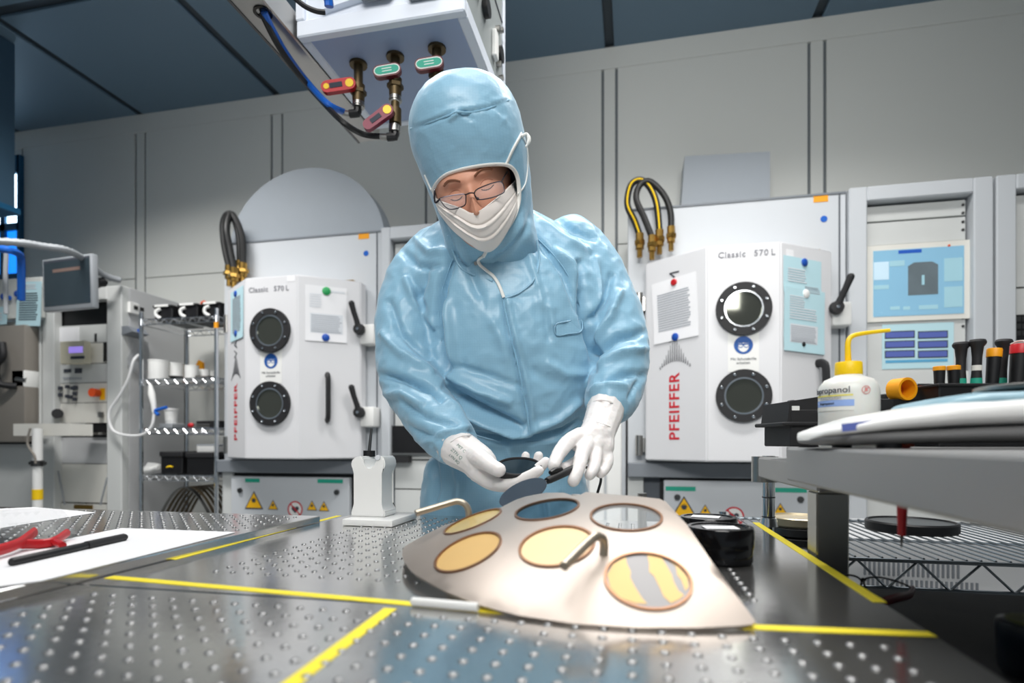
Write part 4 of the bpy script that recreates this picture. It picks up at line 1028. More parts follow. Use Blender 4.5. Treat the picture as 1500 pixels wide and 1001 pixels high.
# bent rod handles
def handle(pts):
    P = sp(pts, 6); MB().tube(P, .0044, 10).build('rod_handle', 'handle_steel', SP)
mat('handle_steel', (190, 180, 164), .36, .85, var=.05)
b0 = onS(884, 812); nb = (b0-SC).normalized(); dh = (b0-CAM).dot(FWD)
handle([b0-nb*.002, D(885, 800, dh), D(883, 790, dh-.002), D(875, 786, dh-.006), D(866, 791, dh-.012), D(845, 811, dh-.035), D(826, 830, dh-.055)])
b1 = onS(686, 757); nb = (b1-SC).normalized(); dh = (b1-CAM).dot(FWD)
handle([b1-nb*.002, D(686, 748, dh), D(681, 739, dh), D(671, 735, dh), D(660, 737, dh-.004), D(630, 746, dh-.02), D(609, 752, dh-.03)])
# wafers lying in the openings
mat('gold', (214, 176, 112), .45, .2, var=.06, nscale=30); mat('peach', (238, 206, 160), .45, .2, var=.05, nscale=30)
mat('gold_clear', (226, 200, 130), .2, .2, var=.2, nscale=30, alpha=.75); mat('teal_mirror', (92, 122, 136), .08, .9, var=.05)
mat('clear_w', (235, 240, 242), .04, var=0, alpha=.16, spec=.8); mat('wafer_grey', (136, 134, 134), .4, .3, var=.03)
names = {'gold': 'tan gold-coated wafer in the plate opening next to the white stick', 'peach': 'pale peach wafer in the plate opening partly under the rod handle', 'patch': 'wafer with peeling gold patches on grey in the plate corner opening',
    'gold_clear': 'translucent gold wafer below the rod handle at the plate rim', 'teal_mirror': 'dark mirror wafer reflecting blue, next to the hands', 'clear_w': 'clear glass wafer through which the table shows'}
for c, nrm, k in holes:
    q = nrm.to_track_quat('Z', 'Y').to_matrix().to_4x4(); q.translation = c-nrm*.0022
    w_ = MB().lathe([(0, -.001), (WR-.0016, -.001), (WR-.0013, 0), (WR-.0016, .0006), (0, .0006)], q, 40).build('wafer', 'wafer_grey' if k == 'patch' else k, None, 30)
    tag(w_, names[k], 'wafer')
    if k == 'patch':
        # gold coating patches, drawn from the photograph in pixels and laid on the wafer
        for poly in ([(893, 862), (889, 842), (896, 826), (914, 813), (918, 825), (924, 838), (923, 846), (930, 860), (940, 876), (948, 885), (930, 884), (908, 876)],
                     [(948, 812), (972, 813), (976, 828), (984, 842), (987, 853), (994, 866), (1002, 872), (996, 878), (983, 884), (972, 874), (966, 860), (958, 844), (951, 838), (951, 826)],
                     [(984, 818), (998, 829), (1008, 846), (1009, 860), (1004, 866), (998, 850), (992, 842), (990, 830)]):
            o_ = c-nrm*.0014; Qi = q.inverted(); pp = []
            for a, b_ in poly:
                l = Qi @ hit(a, b_, o_, nrm); r_ = sqrt(l.x**2+l.y**2)
                if r_ > WR-.002: l = l*((WR-.002)/r_)
                pp.append((l.x, l.y))
            MB().prism(pp, .0006, .0009, q).build('gold_coating', 'gold', w_, 0)

# round black wafer boxes beside the plate
def wafer_box(label, px, py, r, h, lab):
    b_ = onZ(px, py, TABLE); b_ += V((0, r, 0))
    t = thing('wafer_box', label, 'box', (b_.x, b_.y, TABLE))
    MB().lathe([(r*.95, .0006), (r, .003), (r, h*.62), (r*.97, h*.66), (0, h*.66)], tr((b_.x, b_.y, TABLE)), 36).build('box_base', 'black_gloss', t)
    MB().lathe([(r*1.03, h*.45), (r*1.03, h*.95), (r*1.0, h), (r*.9, h), (r*.88, h*.97), (0, h*.97)], tr((b_.x, b_.y, TABLE)), 36).build('box_lid', 'black_gloss', t)
    T = tr((b_.x, b_.y, TABLE+h*.975)) @ rot('Z', lab[2])
    lb_ = MB().box((lab[0], lab[1], .0006), (.042, .026, .0008), T).build('paper_label', 'paper', t, 0)
    m = MB()
    for k in range(3): m.box((lab[0]-.003, lab[1]+.006-.006*k, .0012), (.03, .0015, .0002), T)
    m.build('label_print', 'print_light', lb_, 0)
    return t
wafer_box('round black wafer box with white label standing in front of another box', 1062, 832, .041, .046, (-.002, -.008, 8))
wafer_box('round black wafer box with white label behind the nearer box', 1043, 801, .042, .040, (-.004, .0, -14))
# ============================================================ RIGHT FOREGROUND: STEEL SHELF AND WHAT STANDS ON IT
SHZ = 1.0245
mat('shelf_steel', (150, 150, 150), .42, .55, var=.04, nscale=10)
ss = thing('steel_shelf', 'grey steel shelf on a square post at the table edge', 'shelf', (.5, .5, 0))
MB().bb((.205, .02, SHZ-.045), (.95, .84, SHZ), bev=.003).build('shelf_slab', 'shelf_steel', ss, 0)
MB().bb((.297, .842, SHZ-.0215), (.95, 1.215, SHZ), bev=.002).build('rear_deck', 'shelf_steel', ss, 0)
MB().bb((.245, .842, SHZ-.062), (.95, 1.215, SHZ-.022), bev=.003).build('rear_slab', 'shelf_steel', ss, 0)
mat('steel_post', (158, 156, 150), .3, .8, var=.05)
MB().bb((.247, .852, 0), (.288, .895, SHZ-.0625), bev=.002).build('shelf_post', 'steel_post', ss, 0)
# chrome wire rack behind the table, its pole and clamp
RX0, RY0, RX1, RY1 = .272, 1.25, 1.25, 1.86
RZ = .80
wr = thing('chrome_wire_rack', 'chrome wire rack with a round black tray, behind the steel shelf', 'rack', ((RX0+RX1)/2, (RY0+RY1)/2, 0))
for x in (RX0, RX1):
    for y in (RY0, RY1):
        zt = onY(1125, 668, RY0).z if (x == RX0 and y == RY0) else RZ+.02
        m = MB().cyl((x, y, 0), (x, y, zt), .0125, n=14)
        m.build('rack_pole', 'chrome', wr)
        for z in ((.72, .76, .84, .88, .92) if y == RY0 else ()):
            MB().cyl((x, y, z-.0012), (x, y, z+.0012), .0129, n=14).build('pole_groove', 'steel_dark', wr)
cz0, cz1 = onY(1125, 706, RY0).z, onY(1125, 669, RY0).z
MB().cyl((RX0-.008, RY0-.004, cz0), (RX0-.008, RY0-.004, cz1), .026, n=16).build('pole_clamp', 'steel', wr)
MB().cyl((RX0, RY0, onY(1125, 768, RY0).z-.004), (RX0, RY0, onY(1125, 762, RY0).z+.004), .019, .015, 14).build('pole_collar', 'chrome', wr)
mat('wire_dark', (120, 128, 134), .3, .8, var=.05)
shf = MB()
for z in (RZ, RZ-.055):
    for a, b_ in (((RX0, RY0), (RX1, RY0)), ((RX0, RY1), (RX1, RY1)), ((RX0, RY0), (RX0, RY1)), ((RX1, RY0), (RX1, RY1))):
        shf.cyl((a[0], a[1], z), (b_[0], b_[1], z), .0042, n=8)
shf = shf.build('shelf_frame', 'wire_dark', wr)
m = MB(); zig(m, (RX0, RY0, RZ), (RX1, RY0, RZ), .055, 9, .0035); m.build('shelf_truss', 'wire_dark', shf)
m = MB()
for k in range(40):
    x = RX0+.015+(RX1-RX0-.03)*k/39; m.cyl((x, RY0, RZ+.005), (x, RY1, RZ+.005), .0022, n=5)
o = m.build('shelf_wires', 'wire_dark', shf); o['kind'] = 'stuff'
# round black tray on the wire shelf, stacked shallow dishes near the pole
c = onZ(1334, 778, RZ+.007)
t = thing('round_tray', 'round black shallow tray on the chrome wire shelf', 'tray', (c.x, c.y, RZ+.0075))
rr = (onZ(1390, 778, RZ)-onZ(1278, 778, RZ)).length/2
MB().lathe([(rr*.97, 0), (rr, .004), (rr, .022), (rr*.97, .026), (rr*.93, .026), (rr*.91, .021), (0, .021)], tr((c.x, c.y, RZ+.0075)), 40).build('tray_body', 'black', t)
MB().lathe([(rr*.9, .0212), (rr*.9, .0222), (0, .0222)], tr((c.x, c.y, RZ+.0075)), 40).build('tray_face', 'steel_dark', t)
mat('dish', (196, 182, 152), .3, .3, var=.1)
c = onZ(1150, 768, TABLE+.02); zz = RZ+.0075; c = V((.36, 1.36, 0))
for k in range(3):
    tag(MB().lathe([(.062, 0), (.066, .004), (.066, .018), (.063, .020), (.060, .016), (0, .015)], tr((c.x, c.y, zz+k*.0212)), 32).build('shallow_dish', 'dish' if k == 2 else 'steel_dark'), ('bottom dark dish of the stack by the chrome pole', 'middle dark dish of the stack by the chrome pole', 'tan shallow dish on top of the stack by the chrome pole')[k], 'dish')
# machine grilles seen through the wire rack: vented white unit
vb = thing('vented_unit', 'white unit with slotted vents behind the chrome wire rack', 'unit', (1.2, 2.3, 0))
MB().bb((.55, 2.05, .0), (1.9, 2.6, .72), bev=.005).build('unit_body', 'side_grey', vb, 0)
for px0, px1, py in ((1265, 1405, 832), (1270, 1430, 857)):
    a = onY(px0, py, 2.05); b_ = onY(px1, py, 2.05)
    m = MB(); k = 0; x = a.x
    while x < b_.x: m.bb((x, 2.046, a.z-.022), (x+.006, 2.05, a.z+.022)); x += .014
    o = m.build('vent_slots', 'grey_paint', vb, 0); o['kind'] = 'stuff'
# ---- laboratory balance
BX, BY = .36, .66
mat('balance_blue', (140, 176, 190), .3, var=.03); mat('balance_grey', (112, 112, 112), .5, var=.03)
bal = thing('lab_balance', 'white laboratory balance with grey underside on the steel shelf', 'balance', (BX, BY, SHZ))
def shell(secs, n=28):
    """loft along x: (x, halfdepth, z0, z1, ycentre)"""
    m = MB(); rings = []
    for x, hd, z0, z1, yc in secs:
        ring_ = []
        for k in range(n):
            a = 2*pi*k/n; ca, sa = cos(a), sin(a)
            e = .45
            yy = hd*math.copysign(abs(ca)**e, ca); zz = (z0+z1)/2+(z1-z0)/2*math.copysign(abs(sa)**.8, sa)
            ring_.append(m.bm.verts.new((x, yc+yy, zz)))
        rings.append(ring_)
    for A, B in zip(rings, rings[1:]):
        for k in range(n): m.bm.faces.new((A[k], A[(k+1) % n], B[(k+1) % n], B[k]))
    m.bm.faces.new(rings[0][::-1]); m.bm.faces.new(rings[-1]); return m
z0 = SHZ+.004
yc = .70
shell([(.196, .03, z0+.003, z0+.007, yc+.02), (.200, .05, z0+.001, z0+.011, yc+.015), (.22, .072, z0-.001, z0+.014, yc), (.25, .088, z0, z0+.016, yc), (.32, .095, z0+.002, z0+.019, yc), (.45, .095, z0+.003, z0+.024, yc), (.60, .09, z0+.003, z0+.022, yc)]).build('balance_underside', 'balance_grey', bal, 50)
shell([(.195, .028, z0+.005, z0+.010, yc+.02), (.200, .052, z0+.008, z0+.016, yc+.015), (.22, .075, z0+.010, z0+.024, yc), (.25, .092, z0+.013, z0+.033, yc), (.30, .098, z0+.016, z0+.042, yc), (.36, .098, z0+.018, z0+.047, yc), (.46, .098, z0+.021, z0+.050, yc), (.61, .093, z0+.021, z0+.049, yc)]).build('balance_cover', 'white_gloss', bal, 50)
shell([(.296, .03, z0+.030, z0+.041, yc), (.305, .070, z0+.032, z0+.047, yc), (.33, .084, z0+.035, z0+.052, yc), (.44, .086, z0+.035, z0+.055, yc), (.58, .080, z0+.035, z0+.053, yc)]).build('balance_deck', 'balance_blue', bal, 50)
MB().lathe([(.072, 0), (.075, .002), (.075, .005), (.073, .006), (0, .006)], tr((.44, yc, z0+.0565)), 40).cyl((.44, yc, z0+.04), (.44, yc, z0+.0575), .012).build('weighing_pan', 'steel', bal)
for x in (.25, .57):
    for y in (yc-.065, yc+.065): MB().cyl((x, y, SHZ+.0003), (x, y, SHZ+.010), .011, n=12).build('foot', 'black', bal)
MB().prism([(-.014, -.004), (.014, -.004), (.014, .004), (-.014, .004)], 0, .0006, FR((.220, yc-.0715, z0+.0190), (.93, -.33, .12), (-.02, .16, .9))).build('blue_badge', 'print_blue', bal, 0)
# ---- wash bottle
bd = .78; bc = D(1243, 640, bd); bx_, by_ = bc.x, bc.y
mat('bottle_plastic', (226, 226, 220), .35, var=.03, sss=.15)
bot = thing('wash_bottle', 'white plastic wash bottle with yellow cap and bent nozzle', 'bottle', (bx_, by_, SHZ))
zp = lambda py: CAMZ+(HOR-py)*bd/F
R_ = 39.5*bd/F
MB().lathe([(R_*.96, .0005), (R_, .004), (R_, zp(575)-SHZ), (R_*.97, zp(566)-SHZ), (R_*.8, zp(557)-SHZ), (R_*.5, zp(552)-SHZ), (R_*.42, zp(549)-SHZ), (0, zp(549)-SHZ)], tr((bx_, by_, SHZ)), 40).build('bottle_body', 'bottle_plastic', bot)
m = MB().lathe([(R_*.45, zp(550)-SHZ), (R_*.46, zp(548)-SHZ), (R_*.45, zp(533)-SHZ), (R_*.42, zp(531)-SHZ), (0, zp(531)-SHZ)], tr((bx_, by_, SHZ)), 30).build('bottle_cap', 'yellow', bot)
for k in range(0): pass
nz = [D(1242.5, 533, bd), D(1242, 515, bd), D(1242, 505, bd), D(1244, 497, bd), D(1250, 492, bd), D(1262, 489, bd), D(1280, 486.5, bd), D(1303, 484, bd)]
nn = sp(nz, 5); MB().tube(nn, [.0040-.0016*(k/len(nn)) for k in range(len(nn))], 10).build('bent_nozzle', 'yellow', bot)
# label wrapped round the bottle
cang = atan2(-by_, -bx_)                      # towards the camera
def wrap(a0, a1, z_0, z_1, dr=.0004, n=20):
    m = MB(); rows = []
    for i in range(n+1):
        a = cang+radians(a0+(a1-a0)*i/n)
        rows.append([m.bm.verts.new((bx_+cos(a)*(R_+dr+e), by_+sin(a)*(R_+dr+e), z)) for e, z in ((0, z_0), (.0003, z_0), (.0003, z_1), (0, z_1))])
    for A, B in zip(rows, rows[1:]):
        for k in range(4): m.bm.faces.new((A[k], A[(k+1) % 4], B[(k+1) % 4], B[k]))
    m.bm.faces.new(rows[0]); m.bm.faces.new(rows[-1][::-1]); return m
mat('label_blue', (150, 178, 232), .6, var=.02); mat('label_white', (232, 232, 226), .6, var=.01); mat('label_yellow', (236, 224, 110), .6, var=.02)
wrap(-78, 10, zp(597), zp(588)).build('label_blue_band', 'label_blue', bot, 60)
wrap(-78, 10, zp(603), zp(597.4)).build('label_white_band', 'label_white', bot, 60)
wrap(-78, 8, zp(582.5), zp(580.5)).build('label_yellow_line', 'label_yellow', bot, 60)
def wrap_text(s, size, zc, ang0, m_, name):
    """lettering bent round the bottle, starting at ang0 degrees left of the camera side"""
    mb = MB(); text(mb, s, size, Matrix(), 'LEFT', .0002)
    for v in mb.bm.verts:
        a = cang+radians(ang0)+v.co.x/R_; r_ = R_+.0010+v.co.z
        v.co = V((bx_+cos(a)*r_, by_+sin(a)*r_, zc+v.co.y))
    mb.build(name, m_, bot, 0)
wrap_text('Isopropanol', .0122, zp(574), -88, 'print_dark', 'bottle_lettering')
wrap_text('(CH3)2CHOH', .005, zp(585.3), -60, 'print_grey', 'bottle_lettering')
wrap_text('Isopropanol', .0048, zp(592.5), -62, 'print_dark', 'bottle_lettering')
mb = MB(); mb.ring(.0048, .0056, 0, .0003, None, 28); mb.box((0, 0, .00015), (.009, .0008, .0003), rot('Z', 45)); mb.box((0, .0005, .00015), (.003, .005, .0003)); mb.box((0, -.0008, .00015), (.0042, .0008, .0003))
for v in mb.bm.verts:
    a = cang+radians(32)+v.co.x/R_; r_ = R_+.0006+v.co.z; v.co = V((bx_+cos(a)*r_, by_+sin(a)*r_, zp(575)+v.co.y))
mat('mark_red', (214, 140, 136), .6); mb.build('red_round_mark', 'mark_red', bot, 0)
# ---- black plastic case behind the bottle
kd = .95; k0 = D(1152, 640, kd)
cs = thing('black_case', 'black plastic case with small white label behind the wash bottle', 'case', D(1215, 655, kd+.04)); cs.location.z = SHZ
def cbox(px0, py0, px1, py1, d0, d1, name, m_='black_soft', par=cs, bev=.002):
    a = D(px0, py1, d0); b_ = D(px1, py0, d0)
    T = FR(a, RGT, UP); MB().bb((0, 0, -(d1-d0)), ((px1-px0)*d0/F, (py1-py0)*d0/F, 0), T, bev=bev).build(name, m_, par, 0)
cbox(1158, 600, 1310, 654.5, kd, kd+.10, 'case_body'); cbox(1147, 618, 1312, 624, kd-.006, kd+.106, 'case_rim')
T = FR(D(1153, 619, kd+.002), RGT, UP)
s1 = kd/F
MB().prism([(0, 0), (55*s1, 0), (55*s1, 39*s1), (4*s1, 31*s1)], -.10, 0, T).build('case_lid', 'black_soft', cs, 0)
cbox(1160, 586, 1166, 594, kd+.02, kd+.04, 'case_knob')
MB().box((12*s1, 20*s1, .001), (11*s1, 8*s1, .001), T).build('white_label', 'white', cs, 0)
cbox(1282, 584, 1306, 640, kd, kd+.1, 'case_end'); cbox(1295, 577, 1303, 585, kd+.02, kd+.04, 'case_knob')
# ---- tool holder with screwdrivers and pens
hd_ = .86
th = thing('tool_rack', 'black tool rack holding screwdrivers behind the balance', 'holder', D(1450, 650, hd_)); th.location.z = SHZ
a = D(1376, 562, hd_); 
T = FR(V((a.x, a.y, 0)), RGT, UP)
L_ = 200*hd_/F
MB().bb((0, SHZ+.0005, -.07), (L_, a.z, 0), T, bev=.002).build('rack_block', 'black', th, 0)
MB().bb((-.004, a.z-.004, -.075), (L_+.004, a.z, .004), T, bev=.001).build('rack_rim', 'black_soft', th, 0)
def tool(label, px, top, wpx, kind, lean=0, d=hd_+.03):
    b_ = D(px, 563, d); t_ = D(px+lean, top, d); H_ = (t_-b_).length
    q = (t_-b_).normalized().to_track_quat('Z', 'Y').to_matrix().to_4x4(); q.translation = b_
    w_ = wpx*d/F/2
    t = thing('screwdriver' if kind == 'driver' else 'marker', label, 'tool', b_)
    if kind == 'driver':
        MB().lathe([(w_*.62, -.02), (w_*.62, H_*.12), (w_*.55, H_*.3), (w_*.56, H_*.6), (w_*.7, H_*.84), (w_*.95, H_*.90), (w_*1.0, H_*.95), (w_*.85, H_), (0, H_*1.01)], q, 20).build('handle', 'black_soft', t)
        MB().lathe([(w_*.66, H_*.0), (w_*.63, H_*.13)], q, 20).build('green_collar', 'teal', t)
    elif kind == 'taped':
        pass
    else:
        cm = {'yellow': 'orange', 'red': 'red'}[kind]
        MB().lathe([(w_*.80, -.02), (w_*.82, 0), (w_*.92, H_*.72), (w_*.92, H_*.78)], q, 20).build('barrel', 'black', t)
        MB().lathe([(w_*1.0, H_*.76), (w_*1.0, H_*.97), (w_*.93, H_), (0, H_)], q, 20).build('cap', cm, t)
        if kind == 'red': MB().tube([q @ V(p) for p in sp([(-w_*.9, 0, H_*.98), (-w_*.5, 0, H_*1.07), (w_*.4, 0, H_*1.10), (w_*1.4, 0, H_*1.06)], 5)], .0012, 6).build('cap_loop', 'offwhite', t)
    return t, q, H_, w_
tool('short yellow-capped black marker at the end of the tool rack', 1376, 537, 16, 'yellow', 0)
tool('short yellow-capped marker next to the first screwdriver', 1397, 536, 17, 'yellow', 0)
tool('black screwdriver handle with plain shaft beside the short markers', 1407, 502, 22, 'driver', 1, hd_+.045)
t, q, H_, w_ = tool('black screwdriver handle with white tape band and green collar', 1430, 498, 22, 'driver', 2)
MB().lathe([(w_*.60, H_*.30), (w_*.60, H_*.42)], q, 18).build('white_tape', 'offwhite', t)
tool('thick yellow-capped black marker leaning beside a screwdriver', 1453, 511, 19, 'yellow', 4)
tool('black screwdriver handle between the yellow and red capped tools', 1466, 498, 22, 'driver', 5, hd_+.06)
tool('red-capped black tool with a wire loop at the rack end', 1490, 505, 24, 'red', 5, hd_+.02)
# yellow plastic scoop lying between bottle and tools
sc_ = thing('yellow_scoop', 'yellow plastic cap lying on its side behind the balance', 'cap', D(1325, 590, .9)); sc_.location.z = D(1325, 584, .9).z
T = FR(D(1327, 570, .90), RGT, UP) @ rot('Y', 12)
mat('scoop_in', (196, 96, 24), .5)
MB().ring(.0140, .0180, -.020, .004, T, 28).build('cap_shell', 'orange', sc_, 40)
MB().lathe([(.0150, -.020), (.0150, -.018), (0, -.018)], T, 24).build('cap_inside', 'scoop_in', sc_)
MB().bb((-.02, -.055, -.03), (.02, -.016, .0), FR(D(1327, 570, .90), RGT, UP)).build('cap_rest', 'black', sc_, 0)
rd = thing('switch_unit', 'small dark unit with red light behind the yellow cap', 'unit', D(1358, 600, 1.0)); rd.location.z = SHZ
a = D(1343, 562, 1.0); T = FR(V((a.x, a.y, 0)), RGT, UP)
MB().bb((0, SHZ+.0005, -.04), (26*1.0/F, a.z, 0), T, bev=.002).build('unit_body', 'steel_dark', rd, 0)
MB().bb((.004, a.z-.016, 0), (.011, a.z-.004, .002), T).build('red_light', 'orange_red', rd, 0)
# ---- spiral notebook at the front of the shelf
nb = thing('spiral_notebook', 'spiral-bound notebook lying on the steel shelf in front of the balance', 'notebook', (.33, .40, SHZ))
MB().bb((.275, .33, SHZ+.0004), (.47, .475, SHZ+.002), bev=.0006).build('notebook_cover', 'orange_red', nb, 0)
MB().bb((.277, .332, SHZ+.002), (.47, .473, SHZ+.008), bev=.0006).build('notebook_pages', 'paper', nb, 0)
for k in range(14):
    x = .272; y = .34+k*.0098
    MB().tube([(x+.0045+.0045*cos(a_), y, SHZ+.0055+.005*sin(a_)) for a_ in [2*pi*q/10 for q in range(10)]], .0008, 5, closed=True).build('binding_ring', 'steel', nb)
# ---- red screwdriver stuck down through the shelf
sd = thing('red_awl', 'red-handled awl hanging down through the steel shelf', 'tool', (0, 0, 0))
a = onZ(1322, 738, SHZ-.045); dd = .60
a = D(1322, 700, dd); 
sd.location = D(1321, 803, dd)
MB().tube([D(1324, 652, dd), D(1323, 700, dd), D(1321.5, 740, dd), D(1321, 785, dd)], [.006, .006, .0050, .0038], 12).build('awl_handle', 'red', sd)
MB().cyl(D(1321, 785, dd), D(1320.5, 803, dd), .002, .0006, 8).build('awl_tip', 'steel_dark', sd)
MB().cyl(D(1324, 654, dd), D(1324, 648, dd), .009, n=14).build('awl_cap', 'orange_red', sd)
# ---- black equipment case beside the table, eyeglasses and jar on it
EC = .84
ec = thing('equipment_case', 'large black case standing beside the table under the steel shelf', 'case', (.53, .5, 0))
MB().bb((.262, -.1, 0), (.9, .825, EC-.03), bev=.008).build('case_body', 'black', ec, 0)
MB().bb((.256, -.11, EC-.035), (.91, .835, EC), bev=.008).build('case_lid', 'black_soft', ec, 0)
MB().tube(sp([(.45, .70, EC), (.47, .69, EC+.02), (.56, .66, EC+.02), (.58, .655, EC)], 5), .006, 8).build('case_handle', 'black_soft', ec)
MB().bb((.60, .62, EC), (.66, .64, EC+.003)).build('yellow_mark', 'warn_yellow', ec, 0)
# eyeglasses
eg = thing('eyeglasses', 'dark red eyeglasses with black rims lying beside the table edge', 'glasses', onZ(1305, 885, EC))
gd = .66
def gl(pts, dz=0): return [D(a, b_, gd+e) for a, b_, e in pts]
rim = sp(gl([(1266, 850, .03), (1285, 846, .02), (1310, 851, .01), (1332, 860, .0), (1337, 868, .0), (1318, 876, .0), (1292, 879, .01), (1272, 868, .02)]), 5, True)
MB().tube(rim, .0012, 6, closed=True).build('lens_rim', 'black', eg)
rim2 = sp(gl([(1228, 848, .045), (1240, 843, .04), (1254, 845, .035), (1262, 852, .03), (1258, 862, .03), (1244, 868, .035), (1232, 862, .04)]), 5, True)
MB().tube(rim2, .0012, 6, closed=True).build('lens_rim', 'black', eg)
MB().tube(sp(gl([(1262, 851, .03), (1264, 848, .028), (1268, 850, .03)]), 4), .0014, 6).build('nose_bridge', 'black', eg)
mat('maroon', (92, 22, 34), .35)
MB().tube(sp(gl([(1337, 864, 0), (1332, 872, -.02), (1312, 877, -.05), (1286, 885, -.07)]), 5), .0028, 8, flat=1.8).build('temple_arm', 'maroon', eg)
MB().tube(sp(gl([(1226, 850, .045), (1230, 860, .0), (1250, 870, -.03)]), 5), .0022, 8, flat=1.6).build('temple_arm', 'maroon', eg)
# dark jar
c = V((.325, .545, EC+.0005))
jr = thing('dark_jar', 'dark round jar with yellow-green lid ring on the black case', 'jar', c)
mat('jar_blue', (30, 38, 48), .3); mat('olive', (96, 98, 40), .5)
MB().lathe([(.024, 0), (.027, .004), (.028, .036), (.027, .042), (.024, .043), (0, .043)], tr(c), 32).build('jar_body', 'jar_blue', jr)
MB().lathe([(.0215, .0432), (.0215, .0445), (0, .0445)], tr(c), 28).build('jar_lid', 'olive', jr)
# ============================================================ THE PERSON
import numpy as np
from mathutils import noise
def remesh(mb, voxel, smooth_it=6):
    me = bpy.data.meshes.new('tmp'); bmesh.ops.recalc_face_normals(mb.bm, faces=mb.bm.faces[:]); mb.bm.to_mesh(me); mb.bm.free()
    o = bpy.data.objects.new('tmp', me); COL.objects.link(o)
    md = o.modifiers.new('r', 'REMESH'); md.mode = 'VOXEL'; md.voxel_size = voxel
    if smooth_it:
        ms = o.modifiers.new('s', 'SMOOTH'); ms.factor = .5; ms.iterations = smooth_it
    dg = bpy.context.evaluated_depsgraph_get(); r = bpy.data.meshes.new_from_object(o.evaluated_get(dg))
    bpy.data.objects.remove(o); bpy.data.meshes.remove(me); return r
def loft(mb, rings, n=40, e=2.3, caps=True):
    """rings of (py, x0, x1, d, halfdepth) read off the photograph, d from the body's place behind the table"""
    R_ = []
    P = []
    for py, x0, x1, d, hd in rings:
        c = D((x0+x1)/2, py, d); hw = (x1-x0)/2*d/F
        P.append((c, hw, hd))
    # catmull interpolation of ring parameters
    Q = []
    for i in range(len(P)-1):
        a = P[max(0, i-1)]; b = P[i]; c = P[i+1]; d_ = P[min(len(P)-1, i+2)]
        for j in range(4):
            t = j/4; f = lambda p0, p1, p2, p3: .5*((2*p1)+(p2-p0)*t+(2*p0-5*p1+4*p2-p3)*t*t+(3*p1-p0-3*p2+p3)*t**3)
            Q.append((f(a[0], b[0], c[0], d_[0]), f(a[1], b[1], c[1], d_[1]), f(a[2], b[2], c[2], d_[2])))
    Q.append(P[-1])
    for c, hw, hd in Q:
        ring_ = []
        for k in range(n):
            a = 2*pi*k/n; ca, sa = cos(a), sin(a)
            ring_.append(mb.bm.verts.new(c+RGT*(hw*math.copysign(abs(ca)**(2/e), ca))+FWD*(hd*math.copysign(abs(sa)**(2/e), sa))))
        R_.append(ring_)
    for A, B in zip(R_, R_[1:]):
        for k in range(n): mb.bm.faces.new((A[k], A[(k+1) % n], B[(k+1) % n], B[k]))
    if caps: mb.bm.faces.new(R_[0][::-1]); mb.bm.faces.new(R_[-1])
def limb(mb, pts, n=20, sub=4):
    """pts: (px, py, d, r)"""
    P = [D(a, b, c) for a, b, c, r in pts]; rs = [r for *_, r in pts]
    S = sp(P, sub); k = len(S); rr = []
    for i in range(k):
        t = i/sub; j = min(int(t), len(rs)-2); f = t-j; rr.append(rs[j]*(1-f)+rs[j+1]*f)
    mb.tube(S, rr, n); mb.ball(S[0], rr[0]*.98, n=14); mb.ball(S[-1], rr[-1]*.98, n=14)
    return S
def mesh_arrays(me):
    n = len(me.vertices); co = np.empty(n*3); me.vertices.foreach_get('co', co); no = np.empty(n*3); me.vertices.foreach_get('normal', no)
    return co.reshape(-1, 3), no.reshape(-1, 3)
A_ = lambda v: np.array(v[:])
def to_px(co):
    q = co-A_(CAM); d = q @ A_(FWD); return 750+F*(q @ A_(RGT))/d, HOR-F*q[:, 2]/d, d
def seg_dist(px, py, poly):
    best = np.full(len(px), 1e9); tt = np.zeros(len(px)); n = len(poly)-1
    for i in range(n):
        ax, ay = poly[i]; bx, by = poly[i+1]; dx, dy = bx-ax, by-ay; L = dx*dx+dy*dy
        t = np.clip(((px-ax)*dx+(py-ay)*dy)/L, 0, 1); d = np.hypot(px-ax-t*dx, py-ay-t*dy)
        m = d < best; best[m] = d[m]; tt[m] = (i+t[m])/n
    return best, tt
def folds(me, creases, amp_noise=.0025, nscale=9):
    """push the cloth in and out along folds; only the side the folds were read from"""
    co, no = mesh_arrays(me); px, py, d = to_px(co)
    view = co-A_(CAM); view /= np.linalg.norm(view, axis=1)[:, None]
    face = np.clip(-(no*view).sum(1)*1.6, 0, 1)
    disp = np.zeros(len(co))
    for poly, w_, am in creases:
        dd, tt = seg_dist(px, py, poly)
        disp += am*np.exp(-(dd/w_)**2)*np.sin(np.clip(tt, .0, 1)*pi)**.35*face
    nz = np.array([noise.noise(V(c)*nscale)+.6*(1-abs(noise.noise(V(c)*nscale*2.1+V((3, 1, 7))))*2) for c in co])
    disp += amp_noise*nz
    disp += .35*amp_noise*np.array([1-2*abs(noise.noise(V(c)*nscale*3.3+V((9, 2, 5)))) for c in co])
    co2 = co+no*disp[:, None]; me.vertices.foreach_set('co', co2.ravel()); me.update()
def finish(me, name, m, parent, smooth=True):
    M = wm(parent).inverted() if parent else Matrix()
    me.transform(M); me.materials.clear(); me.materials.append(MATS[m]); me.name = name
    me.polygons.foreach_set('use_smooth', [smooth]*len(me.polygons))
    o = bpy.data.objects.new(name, me); COL.objects.link(o); o.parent = parent; return o
def bvh_of(me):
    return BVHTree.FromPolygons([v.co.copy() for v in me.vertices], [tuple(p.vertices) for p in me.polygons])
def cast(bvh, px, py, off=0., fallback=1.2):
    r = ray(px, py); h = bvh.ray_cast(CAM, r.normalized())
    if h[0] is None: return D(px, py, fallback)
    return h[0]-r.normalized()*off

